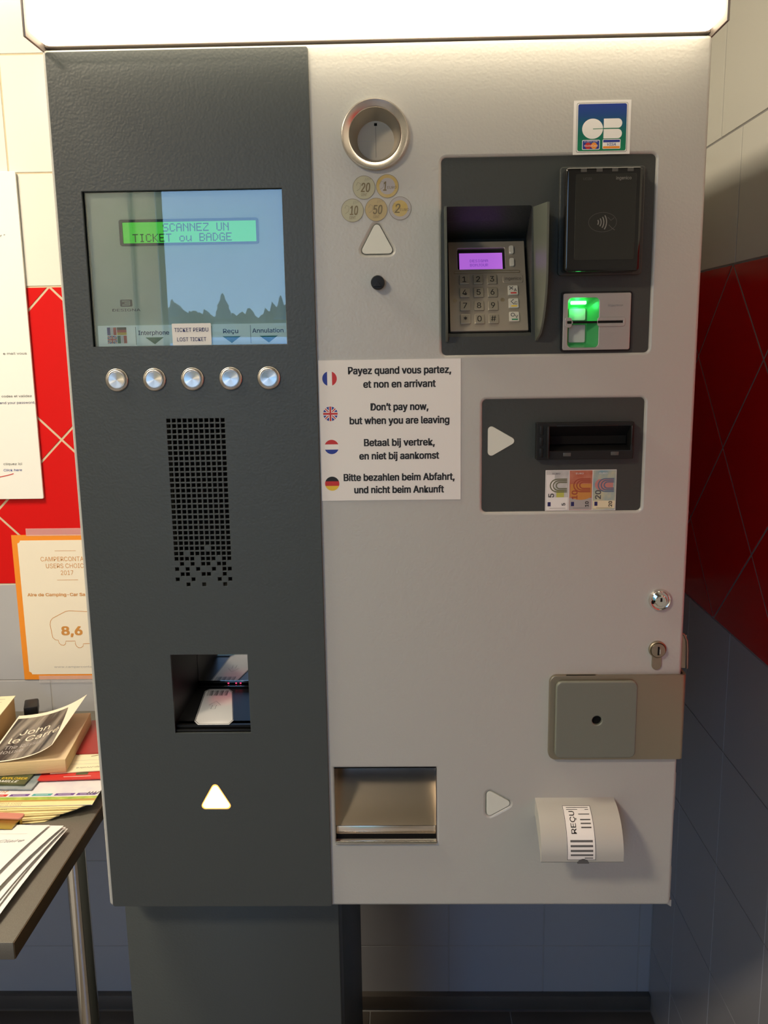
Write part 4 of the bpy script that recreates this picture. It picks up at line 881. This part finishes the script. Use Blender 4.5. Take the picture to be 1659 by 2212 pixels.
# ---- brochures and books behind
def brochure(name, x, y, z, deg, w, h, th, mt, label, extra=None, cat='brochure'):
    fr = FLAT(x, y, z, deg); a = Acc(fr, mt); a.plate(rrect(0, w, 0, h), 0, th); 
    if extra: extra(a, th+.1)
    return a.build(name, None, label, cat, smooth=False)
def e1(a, w): a.text('EN FAMILLE', 128, 6, 7, w, 55, mat_='ink_white', shear=.2, bold=.02); a.text('EXPLORER', 145, 16, 7, w, 42, mat_='ink_yellow', bold=.02)
zt = TZ/1000+0.0005+0.0016*NL+0.0012
mat('cover_olive', (0.05, 0.06, 0.02), .35, var=(20, (0.10, 0.11, 0.05))); mat('cover_slate', (0.10, 0.14, 0.16), .35, var=(30, (0.3, 0.34, 0.36)))
brochure('brochure', -0.425, 0.400, zt+.0002, -1, 165, 180, 2, 'cover_slate', 'grey blue brochure lying on the leaflet pile under the green magazine')
brochure('magazine', -0.445, 0.412, zt+.0026, -2, 170, 200, 3, 'cover_olive', 'dark green magazine reading EN FAMILLE under the paperback', e1, 'magazine')
def e2(a, w): a.line([(40, 9), (85, 9)], 1.2, w, 'ink_white'); a.poly(rrect(58, 78, 14, 22), w, 'cover_olive')
brochure('brochure', -0.262, 0.425, zt+.0006, 4, 125, 150, 2, 'ink_red', 'bright red brochure beside the green magazine, next to the terminal', e2)
def e3(a, w): a.text('http://votre', 62, 16, 5, w, 46, mat_='ink_grey', rot=180); a.line([(20, 29), (92, 26)], .8, w, 'ink_faint'); a.line([(30, 42), (85, 40)], .8, w, 'ink_faint'); a.line([(55, 55), (70, 60), (85, 66), (97, 65)], 2, w, 'cover_olive')
brochure('brochure', -0.248, 0.445, zt+.0034, 7, 100, 110, 1.5, 'paper_cream', 'cream brochure turned upside down under the paperback', e3)
def e4(a, w): a.text('SOU', 62, 48, 6, w, 16, mat_='note_pink', shear=.2); a.text('DESA', 60, 37, 6, w, 22, mat_='note_pink', shear=.2); a.line([(45, 28), (95, 28)], .8, w, 'note_pink')
mat('cover_crimson', (0.30, 0.02, 0.02), .35)
brochure('brochure', -0.238, 0.512, zt+.0054, 4, 92, 140, 2, 'cover_crimson', 'dark red brochure between the paperback and the terminal', e4)
# paperback with curling cover
bk = empty('paperback_book', (-0.29, 0.54, zt+.008), 'paperback with a black and white photo cover curling up', 'book')
BKF = FLAT(-0.2205, 0.446, zt+.0062, 7.0)
a = Acc(BKF, 'page_edge'); a.plate(rpoly([(-128, 0), (0, 0), (0, 193), (-128, 193)], 1.5), 0, 23, bevel=.6)
a.build('page_block', bk)
a = Acc(BKF, 'page_inner'); a.poly(rrect(-127, -.8, .8, 192), 23.1); a.build('top_page', bk, smooth=False)
a = Acc(BKF, 'paper'); a.box(-130, -127.5, 0, 194, -.4, 24, .3); a.build('spine', bk)
def cov(u, v, h=0):
    x = -129+129*u; lift = 1.0+(u**2.2)*(26+9*v); x -= (u**3)*(19-15*v); y = 193*v
    return BKF(x, y, 23.4+lift+h)
a = Acc(BKF, 'paper_warm'); a.sheet(lambda u, v: cov(u, v), 20, 20); a.F = [f_[::-1] if False else f_ for f_ in a.F]
cvr = a.build('cover', bk, 'curling photo cover with white lettering')
a = Acc(BKF, 'cover_photo'); a.sheet(lambda u, v: cov(.02+.72*u+.22*u*(1-v), .02+.9*v, .25), 20, 20); 
a.fn = lambda x, y, w=0: cov(x, y, .4+w)
def ctext(s_, x, y, cap, wd, m_, b=.0):
    a.text(s_, x, y, cap, 0, wd, 'LEFT', bold=b, mat_=m_)
ctext('John', .20, .52, .11, .42, 'paper_warm', .0); ctext('le Carré', .12, .36, .11, .72, 'paper_warm', .0); ctext('The Russia', .12, .24, .07, .5, 'ink_faint'); ctext('House', .06, .15, .07, .35, 'ink_faint')
a.fn = None; a.build('cover_print', bk)
# thick book at the left edge
BF = FLAT(-0.376, 0.492, zt+.0032, 6.5)
b2 = empty('hardback_book', (-0.45, 0.6, zt+.006), 'thick book with browned pages at the left edge behind the paperback', 'book')
a = Acc(BF, 'page_brown'); a.box(-120, 0, 0, 165, 0, 50, .6); a.build('page_block', b2)
a = Acc(BF, 'paper_cream'); a.box(-123, 2, -2, 168, 50.1, 51.6, .3)
for k in range(4): a.line([(-75+k*3, 152-k*14), (-50, 153-k*14), (-12-k*2, 152-k*14)], 1.4, 51.7, 'ink_faint2')
a.build('cover', b2, smooth=False)
a = Acc(FLAT(-0.366, 0.690, zt+.0005, 20), 'black_plastic'); a.box(-26, 0, 0, 45, 0, 20, 3); a.build('dark_case', None, 'small dark case lying between the two books by the wall', 'case')
# ---- clipboard with papers
cb = empty('clipboard', (-0.29, 0.16, TZ/1000), 'blue clipboard with brass clip at the front left of the table', 'clipboard')
CF2 = FLAT(-0.181, 0.316, TZ/1000+.0004, -4)
a = Acc(CF2, 'blue_plastic'); a.plate(rrect(-228, 0, -315, 0, 8, 5), 0, 3, bevel=.5); a.build('board', cb)
a = Acc(CF2, 'brass'); a.extr([(-2, 3), (-2, 16), (-28, 17.5), (-34, 15.5), (-34, 14.2), (-9, 14.8), (-9, 3)], -170, -62); a.build('clip', cb)
a = Acc(CF2, 'pink_plastic'); a.plate(rrect(-150, -58, -12, 4, 6, 6), 16.3, 20, bevel=1.5); a.build('clip_lever', cb)
for i in range(6):
    rot = -2.5-1.3*i*(.6 if i % 2 else 1.0); fr = FLAT(-0.166+.002*i*(-1)**i-.003*i, 0.301-.001*i, TZ/1000+.004, rot)
    z0 = 1.2*i+.5; cur = 6+1.3*i
    a = Acc(fr, 'paper' if i != 3 else 'paper_warm')
    f3 = lambda u, v, h=0: fr(-205+205*u-cur*.3*math.sin(v*3)*u, -290+290*v, z0+h+cur*(u**3)*(.35+.65*math.sin(math.pi*v*.95)))
    a.sheet(f3, 14, 14)
    if i == 5:
        a.fn = lambda x, y, w=0: f3(1+x/205, 1+y/290, .25+w)
        a.text('Claire', -32, -52, 8, 0, 40, mat_='ink_pencil', shear=.5); a.text('plaisir', -46, -92, 6, 0, 38, mat_='ink_pencil', shear=.5, rot=6); a.line([(-74, -150), (-66, -144), (-62, -151), (-57, -145), (-53, -150), (-48, -146), (-40, -148)], .7, 0, 'ink_pencil')
        a.line([(-130, -30), (-20, -27)], .4, 0, 'ink_faint'); a.fn = None
    a.build('paper_sheet', None, ('top handwritten sheet of the clipboard pile' if i == 5 else 'loose curled sheet on the clipboard, %s in the pile' % ('lowest', 'second from the bottom', 'third from the bottom', 'cream coloured, third from the top', 'directly under the top sheet')[i]), 'paper', None if i == 5 else 'paper sheets on the clipboard')
Acc(FLAT(-0.258, 0.318, TZ/1000+.0003, 10), 'ink_teal').plate([(-60, -6), (0, 0), (3, 10), (-60, 8)], 0, .6).build('paper_scrap', None, 'small teal paper scrap behind the clipboard', 'paper', smooth=False)
